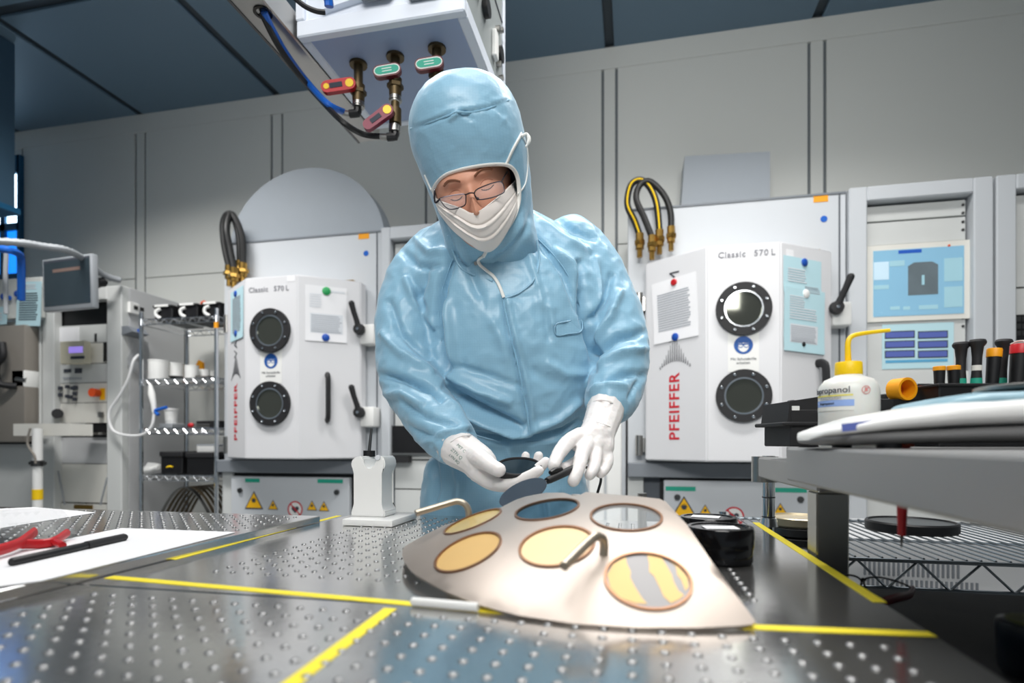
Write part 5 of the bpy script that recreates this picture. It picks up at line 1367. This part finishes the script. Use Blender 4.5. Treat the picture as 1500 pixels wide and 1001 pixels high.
# cloth: light blue cleanroom fabric with fine check weave
def cloth(name, rgb, rough=.5):
    m = mat(name, rgb, rough, var=.03, nscale=8, sheen=.25); nt = m.node_tree; N = nt.nodes; L = nt.links; b = N['Principled BSDF']
    tc = N.new('ShaderNodeTexCoord'); hs = []
    for dr in ('X', 'Z'):
        wv = N.new('ShaderNodeTexWave'); wv.wave_type = 'BANDS'; wv.bands_direction = dr; wv.inputs['Scale'].default_value = 62; wv.inputs['Distortion'].default_value = .4
        L.new(tc.outputs['Object'], wv.inputs['Vector']); hs.append(wv)
    mx = N.new('ShaderNodeMath'); mx.operation = 'MAXIMUM'; L.new(hs[0].outputs['Fac'], mx.inputs[0]); L.new(hs[1].outputs['Fac'], mx.inputs[1])
    pw = N.new('ShaderNodeMath'); pw.operation = 'POWER'; pw.inputs[1].default_value = 8; L.new(mx.outputs[0], pw.inputs[0])
    old = b.inputs['Base Color'].links[0].from_socket
    mc = N.new('ShaderNodeMix'); mc.data_type = 'RGBA'; mc.blend_type = 'MULTIPLY'; mc.inputs[7].default_value = (.86, .90, .93, 1)
    sc = N.new('ShaderNodeMath'); sc.operation = 'MULTIPLY'; sc.inputs[1].default_value = .55; L.new(pw.outputs[0], sc.inputs[0])
    L.new(sc.outputs[0], mc.inputs[0]); L.new(old, mc.inputs[6]); L.new(mc.outputs[2], b.inputs['Base Color'])
    n2 = N.new('ShaderNodeTexNoise'); n2.inputs['Scale'].default_value = 45; n2.inputs['Detail'].default_value = 5; L.new(tc.outputs['Object'], n2.inputs['Vector'])
    bp = N.new('ShaderNodeBump'); bp.inputs['Strength'].default_value = .22; bp.inputs['Distance'].default_value = .006
    L.new(n2.outputs['Fac'], bp.inputs['Height']); L.new(bp.outputs[0], b.inputs['Normal']); return m
cloth('cloth_blue', (140, 184, 208), .36)
mat('skin', (212, 154, 128), .5, var=.08, nscale=40, sss=.12, bump=.06, bscale=500)
mat('brow', (150, 104, 80), .8); mat('glove', (234, 230, 228), .5, var=.02, sss=.08, bump=.05, bscale=250)
mat('mask', (240, 232, 226), .75, var=.015, bump=.08, bscale=700); mat('trim', (236, 236, 232), .6, var=.01)
mat('lens', (225, 215, 222), .04, var=0, alpha=.22, spec=.7); mat('wire_frame', (70, 66, 72), .3, .9, var=.05)

pbase = D(740, 760, 1.36); pbase.z = 0
person = thing('person', 'person in light blue cleanroom suit, hood, mask and white gloves bending over the table', 'person', pbase)

# ---- coverall
mb = MB()
loft(mb, [(322, 668, 792, 1.300, .07), (336, 640, 815, 1.305, .09), (352, 618, 842, 1.31, .105), (378, 602, 866, 1.31, .122), (412, 600, 880, 1.30, .132), (455, 612, 882, 1.295, .137), (505, 622, 880, 1.295, .138), (555, 632, 876, 1.30, .136),
     (605, 640, 868, 1.31, .130), (640, 652, 860, 1.325, .122), (662, 642, 852, 1.340, .110), (678, 628, 852, 1.345, .106), (700, 621, 856, 1.348, .112), (740, 618, 862, 1.352, .120), (790, 616, 868, 1.356, .124), (840, 620, 864, 1.36, .12)])
for s_, x0 in ((-1, 682), (1, 802)):
    p0 = D(x0, 820, 1.36)
    mb.tube([p0, p0+V((0, 0, -.25))+RGT*.01*s_, p0+V((0, .0, -.5))+RGT*.015*s_, V((p0.x, p0.y, .09))+RGT*.02*s_], [.098, .088, .075, .068], 20)
    mb.ball(V((p0.x, p0.y, .055))+RGT*.02*s_-FWD*.05, .06, n=14, sc=(.85, 1.9, .9)); 
armL = limb(mb, [(640, 378, 1.32, .070), (616, 410, 1.31, .073), (600, 455, 1.295, .071), (596, 505, 1.275, .070), (602, 550, 1.245, .069), (622, 592, 1.195, .060), (645, 626, 1.145, .054), (664, 647, 1.11, .048)])
armR = limb(mb, [(836, 362, 1.32, .070), (862, 395, 1.315, .073), (885, 440, 1.295, .069), (903, 485, 1.265, .065), (908, 528, 1.235, .063), (902, 562, 1.195, .056), (893, 590, 1.155, .050)])
me = remesh(mb, .0052, 6)
C6 = lambda *p: [(a/2.086+540, b/2.086+280) for a, b in p]      # crop coordinates in which the folds were read
creases = [
 (C6((262, 190), (225, 290), (212, 380), (222, 470), (245, 560)), 7, -.020), (C6((235, 330), (250, 430), (262, 540)), 8, .010),
 (C6((180, 230), (150, 330), (205, 470)), 7, -.010), (C6((110, 260), (140, 340), (200, 420)), 6, .009), (C6((60, 330), (100, 440), (190, 520)), 6, -.009), (C6((40, 430), (100, 500), (200, 560)), 6, .009),
 (C6((25, 560), (110, 575), (200, 610), (235, 650)), 6, -.016), (C6((40, 620), (110, 620), (170, 660)), 7, .012), (C6((100, 640), (170, 690), (280, 720)), 5, -.007), (C6((150, 780), (230, 740), (320, 720)), 4, .006), (C6((90, 700), (160, 740), (230, 760)), 5, -.006),
 (C6((225, 590), (300, 640), (400, 690), (480, 725)), 7, -.016), (C6((240, 560), (330, 610), (440, 650)), 8, .010), (C6((230, 640), (330, 700), (440, 745), (500, 752)), 6, .012), (C6((250, 530), (350, 560), (470, 600)), 7, -.006),
 (C6((300, 730), (400, 760), (500, 762), (600, 735), (650, 700)), 6, -.016), (C6((480, 740), (580, 700), (650, 640)), 7, .008),
 (C6((640, 210), (652, 300), (660, 390), (690, 500), (690, 560)), 7, -.018), (C6((690, 200), (700, 300), (690, 380)), 7, .009), (C6((745, 250), (720, 330), (670, 410)), 6, -.010), (C6((770, 300), (740, 390), (690, 470)), 6, .010),
 (C6((690, 500), (760, 450), (850, 430)), 6, -.013), (C6((690, 545), (770, 500), (855, 480)), 6, .010), (C6((700, 590), (780, 560), (850, 560)), 6, -.009), (C6((670, 620), (720, 590), (790, 600)), 5, .007), (C6((790, 640), (810, 600), (840, 560)), 4, -.006),
 (C6((285, 190), (330, 300), (380, 400)), 8, -.006), (C6((340, 320), (400, 440), (430, 520)), 9, .006), (C6((405, 320), (425, 420), (450, 520), (475, 640), (490, 740)), 3.5, -.008), (C6((420, 320), (442, 420), (470, 520), (495, 640), (510, 740)), 5, .006),
 (C6((500, 130), (560, 200), (600, 260), (640, 380)), 6, -.010), (C6((480, 170), (530, 300), (560, 420)), 8, .007), (C6((510, 220), (540, 330), (550, 460)), 6, -.006), (C6((560, 180), (620, 230), (650, 300)), 6, .008), (C6((420, 480), (520, 560), (600, 600)), 9, -.004), (C6((540, 520), (600, 560), (670, 560)), 8, .005),
 (C6((130, 130), (190, 190), (250, 190)), 6, .009), (C6((90, 170), (150, 230), (230, 230)), 6, -.008), (C6((540, 60), (620, 120), (700, 150)), 6, -.008), (C6((520, 90), (610, 160), (680, 190)), 6, .007),
 (C6((200, 790), (210, 900), (200, 960)), 6, -.008), (C6((260, 800), (280, 900), (270, 960)), 7, .008), (C6((330, 780), (400, 860), (450, 900)), 7, -.008), (C6((420, 770), (440, 830), (430, 900)), 6, .006)]
creases = [(p, w_*.82, a*1.75) for p, w_, a in creases]
folds(me, creases, .0036, 12)
bv_suit = bvh_of(me)
suit = finish(me, 'coverall', 'cloth_blue', person)
def seam(name, pts, bvh, m_, par, r=.0016, off=.0005, n=6, flat=None, sub=6):
    P = [cast(bvh, a, b, off) for a, b in pts]
    return MB().tube(sp(P, sub), r, n, flat=flat).build(name, m_, par)
# raglan seams, front placket, pocket
seam('shoulder_seam', C6((262, 195), (228, 290), (214, 380), (222, 460)), bv_suit, 'cloth_seam' if 'cloth_seam' in MATS else 'cloth_blue', suit, .0012, 0)
seam('shoulder_seam', C6((505, 135), (565, 195), (610, 260), (645, 350), (660, 420)), bv_suit, 'cloth_blue', suit, .0012, 0)
seam('placket_edge', C6((410, 330), (432, 430), (458, 540), (480, 650), (492, 745)), bv_suit, 'cloth_blue', suit, .0022, .0005)
seam('belt_seam', C6((300, 740), (400, 765), (500, 768), (590, 745), (640, 715)), bv_suit, 'cloth_blue', suit, .002, .0003)
pk = C6((572, 408), (610, 398), (648, 392), (650, 428), (612, 436), (574, 440))
P = [cast(bv_suit, a, b, .004) for a, b in pk]
MB().tube(sp(P, 4, True), .0013, 6, closed=True).build('pocket_edge', 'cloth_blue', suit)
m = MB(); vs_ = [m.bm.verts.new(p) for p in P]; m.bm.faces.new(vs_[:6]); m.build('pocket_flap', 'cloth_blue', suit, 60)

# ---- head frame (fitted to eyes, nose, glasses and chin)
HC = D(693, 273, 1.135); yw, pt, rl = radians(-8), radians(29), radians(15.5)
Rp = Matrix.Rotation(pt, 3, 'X'); Ry = Matrix.Rotation(yw, 3, 'Y'); Rr = Matrix.Rotation(rl, 3, 'Z')
RC = Rr @ Ry @ Rp                                  # in x right, y up, z to camera
CB = Matrix((RGT, UP, -FWD)).transposed()
HM = (CB @ RC).to_4x4(); HM.translation = HC
HI = HM.inverted()
def HL(x, y, z): return HM @ V((x, y, z))
# head mesh
m = MB(); nu, nv = 120, 90; rows = []
def ell(dr, c, r):
    a = sum((dr[i]/r[i])**2 for i in range(3)); b = -2*sum(dr[i]*c[i]/r[i]**2 for i in range(3)); cc = sum((c[i]/r[i])**2 for i in range(3))-1
    return (-b+sqrt(max(0, b*b-4*a*cc)))/(2*a)
O_ = V((0, -.02, .0))
for j in range(nv+1):
    th_ = pi*j/nv; row = []
    for i in range(nu):
        ph = 2*pi*i/nu; dr = V((sin(th_)*sin(ph), cos(th_), sin(th_)*cos(ph)))
        r1 = ell(dr, V((0, .040, -.020)), (.079, .082, .092)); r2 = ell(dr, V((0, -.028, .010)), (.071, .090, .083))
        k_ = 60; r_ = math.log(math.exp(k_*r1)+math.exp(k_*r2))/k_-.004
        p = O_+dr*r_
        if p.z > .02:
            g = lambda x0, y0, sx, sy: math.exp(-((p.x-x0)/sx)**2-((p.y-y0)/sy)**2)
            ax = abs(p.x)
            g2 = lambda x0, y0, sx, sy: math.exp(-((ax-x0)/sx)**2-((p.y-y0)/sy)**2)
            dz = .026*g(0, -.036, .0115, .012)+.018*g(0, -.020, .0085, .016)+.010*g(0, -.002, .008, .016)+.006*g2(.013, -.039, .008, .008)
            dz += -.011*g2(.031, .004, .015, .010)+.0075*g2(.031, .0025, .011, .006)+.006*g2(.032, .024, .020, .0065)+.003*g(0, .022, .016, .01)-.002*g(0, .012, .01, .004)
            dz += .004*g2(.046, -.024, .016, .014)+.004*g(0, -.078, .02, .01)-.002*g(0, -.098, .02, .006)+.006*g(0, -.118, .018, .014)-.0022*g2(.031, -.008, .012, .0022)
            p = p+V((0, 0, dz))
        row.append(m.bm.verts.new(HM @ p))
    rows.append(row)
for j in range(nv):
    for i in range(nu):
        f = (rows[j][i], rows[j][(i+1) % nu], rows[j+1][(i+1) % nu], rows[j+1][i])
        m.bm.faces.new(f)
bmesh.ops.remove_doubles(m.bm, verts=m.bm.verts[:], dist=1e-6)
mb2 = m.bm.copy(); tmp = bpy.data.meshes.new('h'); mb2.to_mesh(tmp); mb2.free(); bv_head = bvh_of(tmp); bpy.data.meshes.remove(tmp)
head = m.build('head', 'skin', person, 80)
def on_head(x, y, off=.0006):
    o_ = HL(x, y, .3); dr = (HL(x, y, 0)-o_).normalized(); h = bv_head.ray_cast(o_, dr); return (h[0] if h[0] else HL(x, y, .09))-dr*off
mat('lash', (70, 48, 38), .6); mat('eyelid', (190, 120, 96), .5, sss=.1)
for s_ in (-1, 1):
    MB().tube(sp([on_head(s_*x, y, .0008) for x, y in ((.014, .021), (.024, .026), (.036, .027), (.048, .021))], 6), [.0030, .0036, .0040, .0042]+[.0040]*12+[.0030]*3, 8, flat=.45).build('eyebrow', 'brow', head)
    MB().tube(sp([on_head(s_*x, y, .0004) for x, y in ((.019, -.004), (.026, -.0072), (.035, -.0074), (.043, -.004))], 6), .0009, 6).build('eyelashes', 'lash', head)
    MB().tube(sp([on_head(s_*x, y, -.0002) for x, y in ((.019, .004), (.026, .0085), (.035, .0088), (.044, .004))], 6), .0007, 6).build('eyelid_crease', 'eyelid', head)

# ---- hood
mb = MB()
loft(mb, [(124.5, 672, 704, 1.10, .025), (130, 650, 726, 1.105, .055), (142, 629, 744, 1.11, .085), (162, 611, 757, 1.118, .110), (188, 601, 765, 1.124, .123), (212, 602, 770, 1.130, .126), (240, 611, 774, 1.140, .124), (270, 623, 777, 1.155, .116), (300, 635, 779, 1.172, .104),
     (328, 645, 782, 1.19, .100), (352, 651, 787, 1.203, .108), (378, 655, 791, 1.228, .108), (408, 664, 784, 1.265, .094)], n=44, e=2.15)
me = remesh(mb, .0042, 5)
C5 = lambda *p: [(a/3.709+580, b/3.709+110) for a, b in p]
folds(me, [(C5((80, 292), (170, 262), (250, 232), (330, 200), (400, 200), (500, 180), (610, 138)), 3.2, -.004), (C5((100, 270), (200, 235), (300, 195), (400, 185), (520, 155), (600, 128)), 6, .003),
           (C5((290, 250), (320, 215), (345, 200)), 4, .006), (C5((350, 205), (390, 225), (420, 250)), 4, -.004), (C5((490, 130), (540, 170), (580, 240)), 4, -.003), (C5((530, 190), (570, 230), (600, 250)), 4, .003),
           ([(648, 318), (660, 350), (672, 392)], 5, -.010), ([(655, 330), (672, 362), (690, 392)], 5, .008), ([(782, 300), (770, 335), (745, 365), (725, 385)], 5, -.010), ([(775, 320), (755, 350), (732, 372)], 5, .007), ([(772, 220), (776, 270), (772, 310)], 5, -.004)], .0015, 14)
bv_hood = bvh_of(me)
opening = [(634, 279), (640, 268), (652, 257), (672, 249.5), (700, 243.5), (725, 241), (742, 242), (752, 248), (758, 260), (760.5, 280), (759, 300), (751, 322), (737, 343), (722, 359), (714, 365), (702, 362), (684, 352), (664, 335), (650, 315), (640, 298)]
TP = [cast(bv_hood, a, b, .0018, 1.06) for a, b in opening]
bm_ = bmesh.new(); bm_.from_mesh(me); bm_.normal_update(); dele = []
for f in bm_.faces:
    c = f.calc_center_median(); px, py = proj(c)
    if f.normal.dot(c-CAM) < 0 and inpoly(px, py, opening): dele.append(f)
bmesh.ops.delete(bm_, geom=dele, context='FACES'); bm_.to_mesh(me); bm_.free()
hood = finish(me, 'hood', 'cloth_blue', person)
md = hood.modifiers.new('thickness', 'SOLIDIFY'); md.thickness = .0022; md.offset = -1
seamp = C5((80, 292), (170, 262), (250, 232), (300, 214), (330, 200), (400, 203), (500, 183), (612, 138))
seam('crown_seam', seamp, bv_hood, 'cloth_blue', hood, .0018, .0)
trim_hi = TP[0:16]
MB().tube(sp(TP[0:15]+[cast(bv_hood, 712, 369, .002), cast(bv_hood, 708, 376, .002)], 5), .0042, 8, flat=.6).build('opening_trim', 'trim', hood)
MB().tube(sp([TP[19], TP[0]], 5), .0030, 8).build('opening_trim', 'trim', hood)
# mask ties round the hood
seam('mask_tie', [(742, 240), (750, 222), (758, 207), (764, 196)], bv_hood, 'trim', hood, .0038, .001, flat=.6)
seam('mask_tie', [(758, 285), (766, 276), (771, 262), (773, 235), (771, 214), (765, 200)], bv_hood, 'trim', hood, .0030, .001, flat=.6)
P0 = cast(bv_hood, 764, 200, .003)
MB().tube(sp([P0, P0+RGT*.010+UP*.004, P0+RGT*.014-UP*.008, P0+RGT*.008-UP*.02], 4), [.004]*6+[.0055]*4+[.003]*3, 8, flat=.7).build('tie_knot', 'trim', hood)
seam('mask_tie', [(633, 280), (628, 270), (622, 256)], bv_hood, 'trim', hood, .0024, .001)
# collar piping and snap
def suit_or_hood(px, py, off=.003):
    a = bv_hood.ray_cast(CAM, ray(px, py).normalized()); b = bv_suit.ray_cast(CAM, ray(px, py).normalized())
    c = [h for h in (a, b) if h[0] is not None]
    return min(c, key=lambda h: h[3])[0]-ray(px, py).normalized()*off if c else D(px, py, 1.17)
MB().tube(sp([suit_or_hood(a, b) for a, b in ((708, 376), (701, 381), (703, 388), (712, 396), (722, 404), (729, 414), (734, 425), (738, 436))], 5), .0034, 8, flat=.7).build('collar_piping', 'trim', suit)
MB().cyl(suit_or_hood(697, 386, .001), suit_or_hood(697, 386, .004), .004, n=12).build('collar_snap', 'steel', suit)
for pts in (((656, 345), (664, 370), (675, 392), (692, 402), (722, 412)), ((786, 352), (790, 380), (782, 410), (762, 428), (740, 437))):
    MB().tube(sp([suit_or_hood(a, b, .0012) for a, b in pts], 5), .0022, 8).build('collar_seam', 'cloth_blue', suit)

# ---- mask
top = [(636, 290), (648, 296), (662, 301), (676, 306), (690, 313), (702, 310), (716, 300), (732, 287), (748, 272), (758, 262)]
bot = [(640, 303), (648, 318), (658, 331), (672, 345), (690, 358), (706, 368), (723, 366), (740, 345), (751, 322), (760, 298)]
def res(P, n):
    S = sp([(a, b, 0) for a, b in P], 8); return [S[int(round(i*(len(S)-1)/(n-1)))] for i in range(n)]
na, nb_ = 49, 33; Tq, Bq = res(top, na), res(bot, na)
def mask_hit(px, py):
    """ray against an ellipsoid round the muzzle in the head frame"""
    o_ = HI @ CAM; dr = (HI.to_3x3() @ ray(px, py)); c = V((0, -.045, .006)); r = V((.081, .108, .110))
    q = V([(o_[i]-c[i])/r[i] for i in range(3)]); e = V([dr[i]/r[i] for i in range(3)])
    A2 = e.dot(e); B2 = 2*q.dot(e); C2 = q.dot(q)-1; ds = B2*B2-4*A2*C2
    t = (-B2-sqrt(ds))/(2*A2) if ds > 0 else -B2/(2*A2)
    return HM @ (o_+dr*t)
m = MB(); g = []
for j in range(nb_):
    t = j/(nb_-1); row = []
    for i in range(na):
        a = Tq[i]*(1-t)+Bq[i]*t; s_ = i/(na-1)
        p = mask_hit(a.x, a.y); pl = .0
        for tt, am in ((.34, -.0024), (.40, .0030), (.66, -.0018), (.72, .0024)): pl += am*math.exp(-((t-tt)/.03)**2)*sin(pi*s_)
        pl += .0015*noise.noise(V((a.x*.06, a.y*.06, 1)))
        nrm = (p-HL(0, -.045, 0)).normalized()
        row.append(m.bm.verts.new(p+nrm*pl))
    g.append(row)
for j in range(nb_-1):
    for i in range(na-1): m.bm.faces.new((g[j][i], g[j][i+1], g[j+1][i+1], g[j+1][i]))
mk_ = m.build('face_mask', 'mask', person, 80)
md = mk_.modifiers.new('thickness', 'SOLIDIFY'); md.thickness = .0016; md.offset = -1
def mask_line(pts, name, r, off=.001):
    MB().tube(sp([mask_hit(a, b)-ray(a, b).normalized()*off for a, b in pts], 5), r, 6).build(name, 'mask', mk_)
mask_line(top, 'mask_hem', .0013); mask_line([(651, 322), (672, 330), (695, 336), (712, 338), (732, 332), (750, 312)], 'mask_pleat', .0006)

# ---- glasses
C7 = lambda *p: [(a/7.147+600, b/7.147+230) for a, b in p]
gl_ = bpy.data.objects.new('eyeglass_frame', None); bpy.data.objects.remove(gl_)
gplane_o = HL(0, -.010, .108); gn = (HM.to_3x3() @ V((0, -.12, 1))).normalized()
def GP(px, py, back=0.): return hit(px, py, gplane_o, gn)+(HM.to_3x3() @ V((0, 0, -1)))*back
rimL = C7((318, 438), (345, 490), (385, 532), (440, 550), (540, 525), (583, 497), (590, 440), (580, 392), (500, 395), (400, 412))
rimR = C7((680, 380), (690, 420), (718, 446), (800, 440), (900, 415), (985, 375), (990, 330), (962, 265), (880, 272), (770, 310), (700, 345))
fr = MB().tube(sp([GP(a, b, .004*((683-a)/45)**2 if a < 683 else 0) for a, b in rimL], 5, True), .0011, 6, closed=True).build('eyeglasses', 'wire_frame', person)
MB().tube(sp([GP(a, b, .004*((a-695)/45)**2) for a, b in rimR], 5, True), .0011, 6, closed=True).build('lens_rim', 'wire_frame', fr)
MB().tube(sp([GP(a, b) for a, b in C7((582, 400), (620, 382), (650, 376), (682, 382))], 4), .0012, 6).build('nose_bridge', 'wire_frame', fr)
MB().tube(sp([GP(a, b) for a, b in C7((690, 405), (705, 430), (722, 440))], 4), .0009, 6).ball(GP(*C7((712, 438))[0]), .003, n=8).build('nose_pad', 'wire_frame', fr)
MB().tube(sp([GP(*C7((962, 268))[0], .004), HL(.066, .004, .078), HL(.071, .006, .05), HL(.074, .005, 0)], 5), .0012, 6).build('temple_arm', 'wire_frame', fr)
MB().tube(sp([GP(*C7((318, 440))[0], .004), GP(*C7((262, 480))[0], .006), GP(*C7((245, 360))[0], .03), HL(-.078, .005, .03)], 5), .0018, 6).build('temple_arm', 'wire_frame', fr)
for rim_ in (rimL, rimR):
    m = MB(); P = sp([GP(a, b) for a, b in rim_], 4, True); c = sum(P, V())/len(P); cv_ = m.bm.verts.new(c+gn*.0015); vs_ = [m.bm.verts.new(p) for p in P]
    for i in range(len(P)): m.bm.faces.new((cv_, vs_[i], vs_[(i+1) % len(P)]))
    m.build('lens', 'lens', fr, 80)

# ---- gloves
def glove(name, chains, voxel=.0022):
    mb = MB()
    for ch in chains: limb(mb, ch, 14, 3)
    me = remesh(mb, voxel, 4)
    folds(me, [], .0005, 60)
    return me
gL = glove('glove', [
  [(660, 648, 1.115, .036), (672, 658, 1.090, .0375), (688, 668, 1.068, .034), (704, 679, 1.045, .031)],
  [(700, 682, 1.05, .029), (716, 696, 1.03, .023), (736, 706, 1.005, .017)],
  [(704, 690, 1.04, .024), (720, 704, 1.015, .018), (740, 710, .995, .014)],
  [(696, 668, 1.04, .020), (708, 675, 1.005, .0155), (721, 684, .978, .0132), (731, 689, .966, .0122)],
  [(733, 709, .992, .0135), (752, 709, .972, .0112), (774, 699, .962, .0102), (789, 690, .960, .0092)],
  [(738, 703, 1.01, .0135), (764, 702, 1.005, .011), (785, 690, 1.005, .010), (799, 677, 1.005, .0092)],
  [(738, 698, 1.03, .0130), (768, 697, 1.045, .0108), (784, 686, 1.05, .0098), (789, 668, 1.05, .0088)],
  [(730, 695, 1.045, .012), (755, 690, 1.07, .010), (768, 680, 1.075, .009), (770, 668, 1.075, .008)]])
bvg = bvh_of(gL); gLo = finish(gL, 'glove', 'glove', person)
C8 = lambda *p: [(a/4.412+620, b/4.412+560) for a, b in p]
gR = glove('glove', [
  [(891, 590, 1.150, .040), (884, 610, 1.115, .0355), (877, 630, 1.082, .033), (872, 642, 1.062, .034)],
  [(868, 640, 1.058, .028), (857, 646, 1.04, .022), (846, 650, 1.02, .015)], [(874, 644, 1.058, .028), (870, 655, 1.04, .024), (864, 662, 1.022, .015)], [(880, 646, 1.062, .026), (882, 658, 1.045, .022), (882, 668, 1.035, .014)],
  [(850, 640, 1.04, .0175), (833, 647, 1.00, .0135), (818, 666, .955, .0116), (811, 683, .925, .0100)],
  [(860, 650, 1.03, .016), (853, 664, .985, .0126), (848, 685, .945, .0112), (840, 705, .925, .0100)],
  [(871, 657, 1.035, .015), (872, 669, 1.01, .0120), (870, 685, .985, .0106), (864, 696, .97, .0095)],
  [(886, 660, 1.05, .014), (890, 674, 1.03, .0112), (886, 687, 1.015, .010), (879, 694, 1.00, .0088)],
  [(864, 662, 1.08, .018), (848, 676, 1.06, .0135), (834, 684, 1.01, .0115), (824, 687, .965, .0100)]])
bvg2 = bvh_of(gR); gRo = finish(gR, 'glove', 'glove', person)
for pts, b_, par in ((C8((175, 388), (240, 350), (300, 345), (335, 356)), bvg, gLo), (C8((1062, 150), (1130, 118), (1220, 135), (1290, 235)), bvg2, gRo)):
    seam('cuff_bead', pts, b_, 'glove', par, .0020, .0006)
seam('cuff_crease', C8((1030, 250), (1120, 258), (1210, 290)), bvg2, 'glove', gRo, .0008, .0003)
mat('glove_print', (120, 150, 140), .7)
for s, x, y, sz, an in (('MIT C', 245, 428, .0078, -8), ('ZTN Q', 215, 465, .0085, -8), ('LYN 8Q', 200, 498, .007, -8)):
    mbt = MB(); text(mbt, s, sz, Matrix(), 'CENTER', .0001)
    a, b2 = C8((x, y))[0]; c = cast(bvg, a, b2, 0); dr = ray(a, b2).normalized()
    for v in mbt.bm.verts:
        q = c+(RGT*cos(radians(-35+an))+UP*sin(radians(-35+an)))*v.co.x+(-RGT*sin(radians(-35+an))+UP*cos(radians(-35+an)))*v.co.y
        px, py = proj(q); v.co = cast(bvg, px, py, .0006+v.co.z, 1.08)
    mbt.build('glove_print', 'glove_print', gLo, 0)

# ---- what the hands hold
dc = D(759.5, 686, 1.0); tilt = radians(20)
nrm = (UP*cos(tilt)-FWD*sin(tilt)+RGT*-.02).normalized(); q = nrm.to_track_quat('Z', 'Y').to_matrix().to_4x4(); q.translation = dc
wc = thing('wafer_case', 'round black wafer case held in the gloved palm', 'case', dc)
MB().lathe([(.034, -.013), (.038, -.012), (.0385, -.004), (.0405, -.003), (.0415, 0), (.0415, .004), (.040, .0055), (.0375, .0055), (.0365, .003), (0, .003)], q, 44).build('case_base', 'black_soft', wc)
MB().lathe([(.0362, .0031), (.0362, .0036), (0, .0036)], q, 44).build('case_mirror', 'black_gloss', wc)
vp = thing('vacuum_pen', 'black vacuum pen held between gloved fingers above the plate', 'tool', D(815, 700, .9))
a, b_ = D(801, 705, .885), D(840, 687, .945)
MB().tube([a, a+(b_-a)*.12, b_, b_+(b_-a)*.35], [.0052, .0062, .0068, .0060], 14).build('pen_body', 'black_soft', vp)
MB().tube([D(806, 693, .895), D(813, 689, .905), D(822, 688, .92)], [.0035, .0045, .0040], 10).build('pen_button', 'black', vp)
MB().cyl(a, D(788, 713, .865), .0022, n=8).build('pen_tip', 'steel_dark', vp)
hose_p = sp([b_+(b_-a)*.33, D(868, 690, 1.02), D(880, 700, 1.05), D(876, 720, 1.06), D(868, 745, 1.06)], 6)
MB().tube(hose_p, .0025, 8).build('pen_hose', 'hose', vp)
wcn = D(766, 721.5, .855); mj = (RGT*.91+UP*.42).normalized(); pe = (RGT*-.42+UP*.91).normalized(); nr = (pe*.94-FWD*.34).normalized()
T = FR(wcn, mj, nr.cross(mj))
mat('wafer_dark', (74, 76, 84), .2, .6, var=.04)
tag(MB().lathe([(0, -.0006), (.0385, -.0006), (.0388, 0), (.0385, .0005), (0, .0005)], T, 48).build('wafer', 'wafer_dark'), 'dark grey wafer lifted by the vacuum pen above the plate', 'wafer')
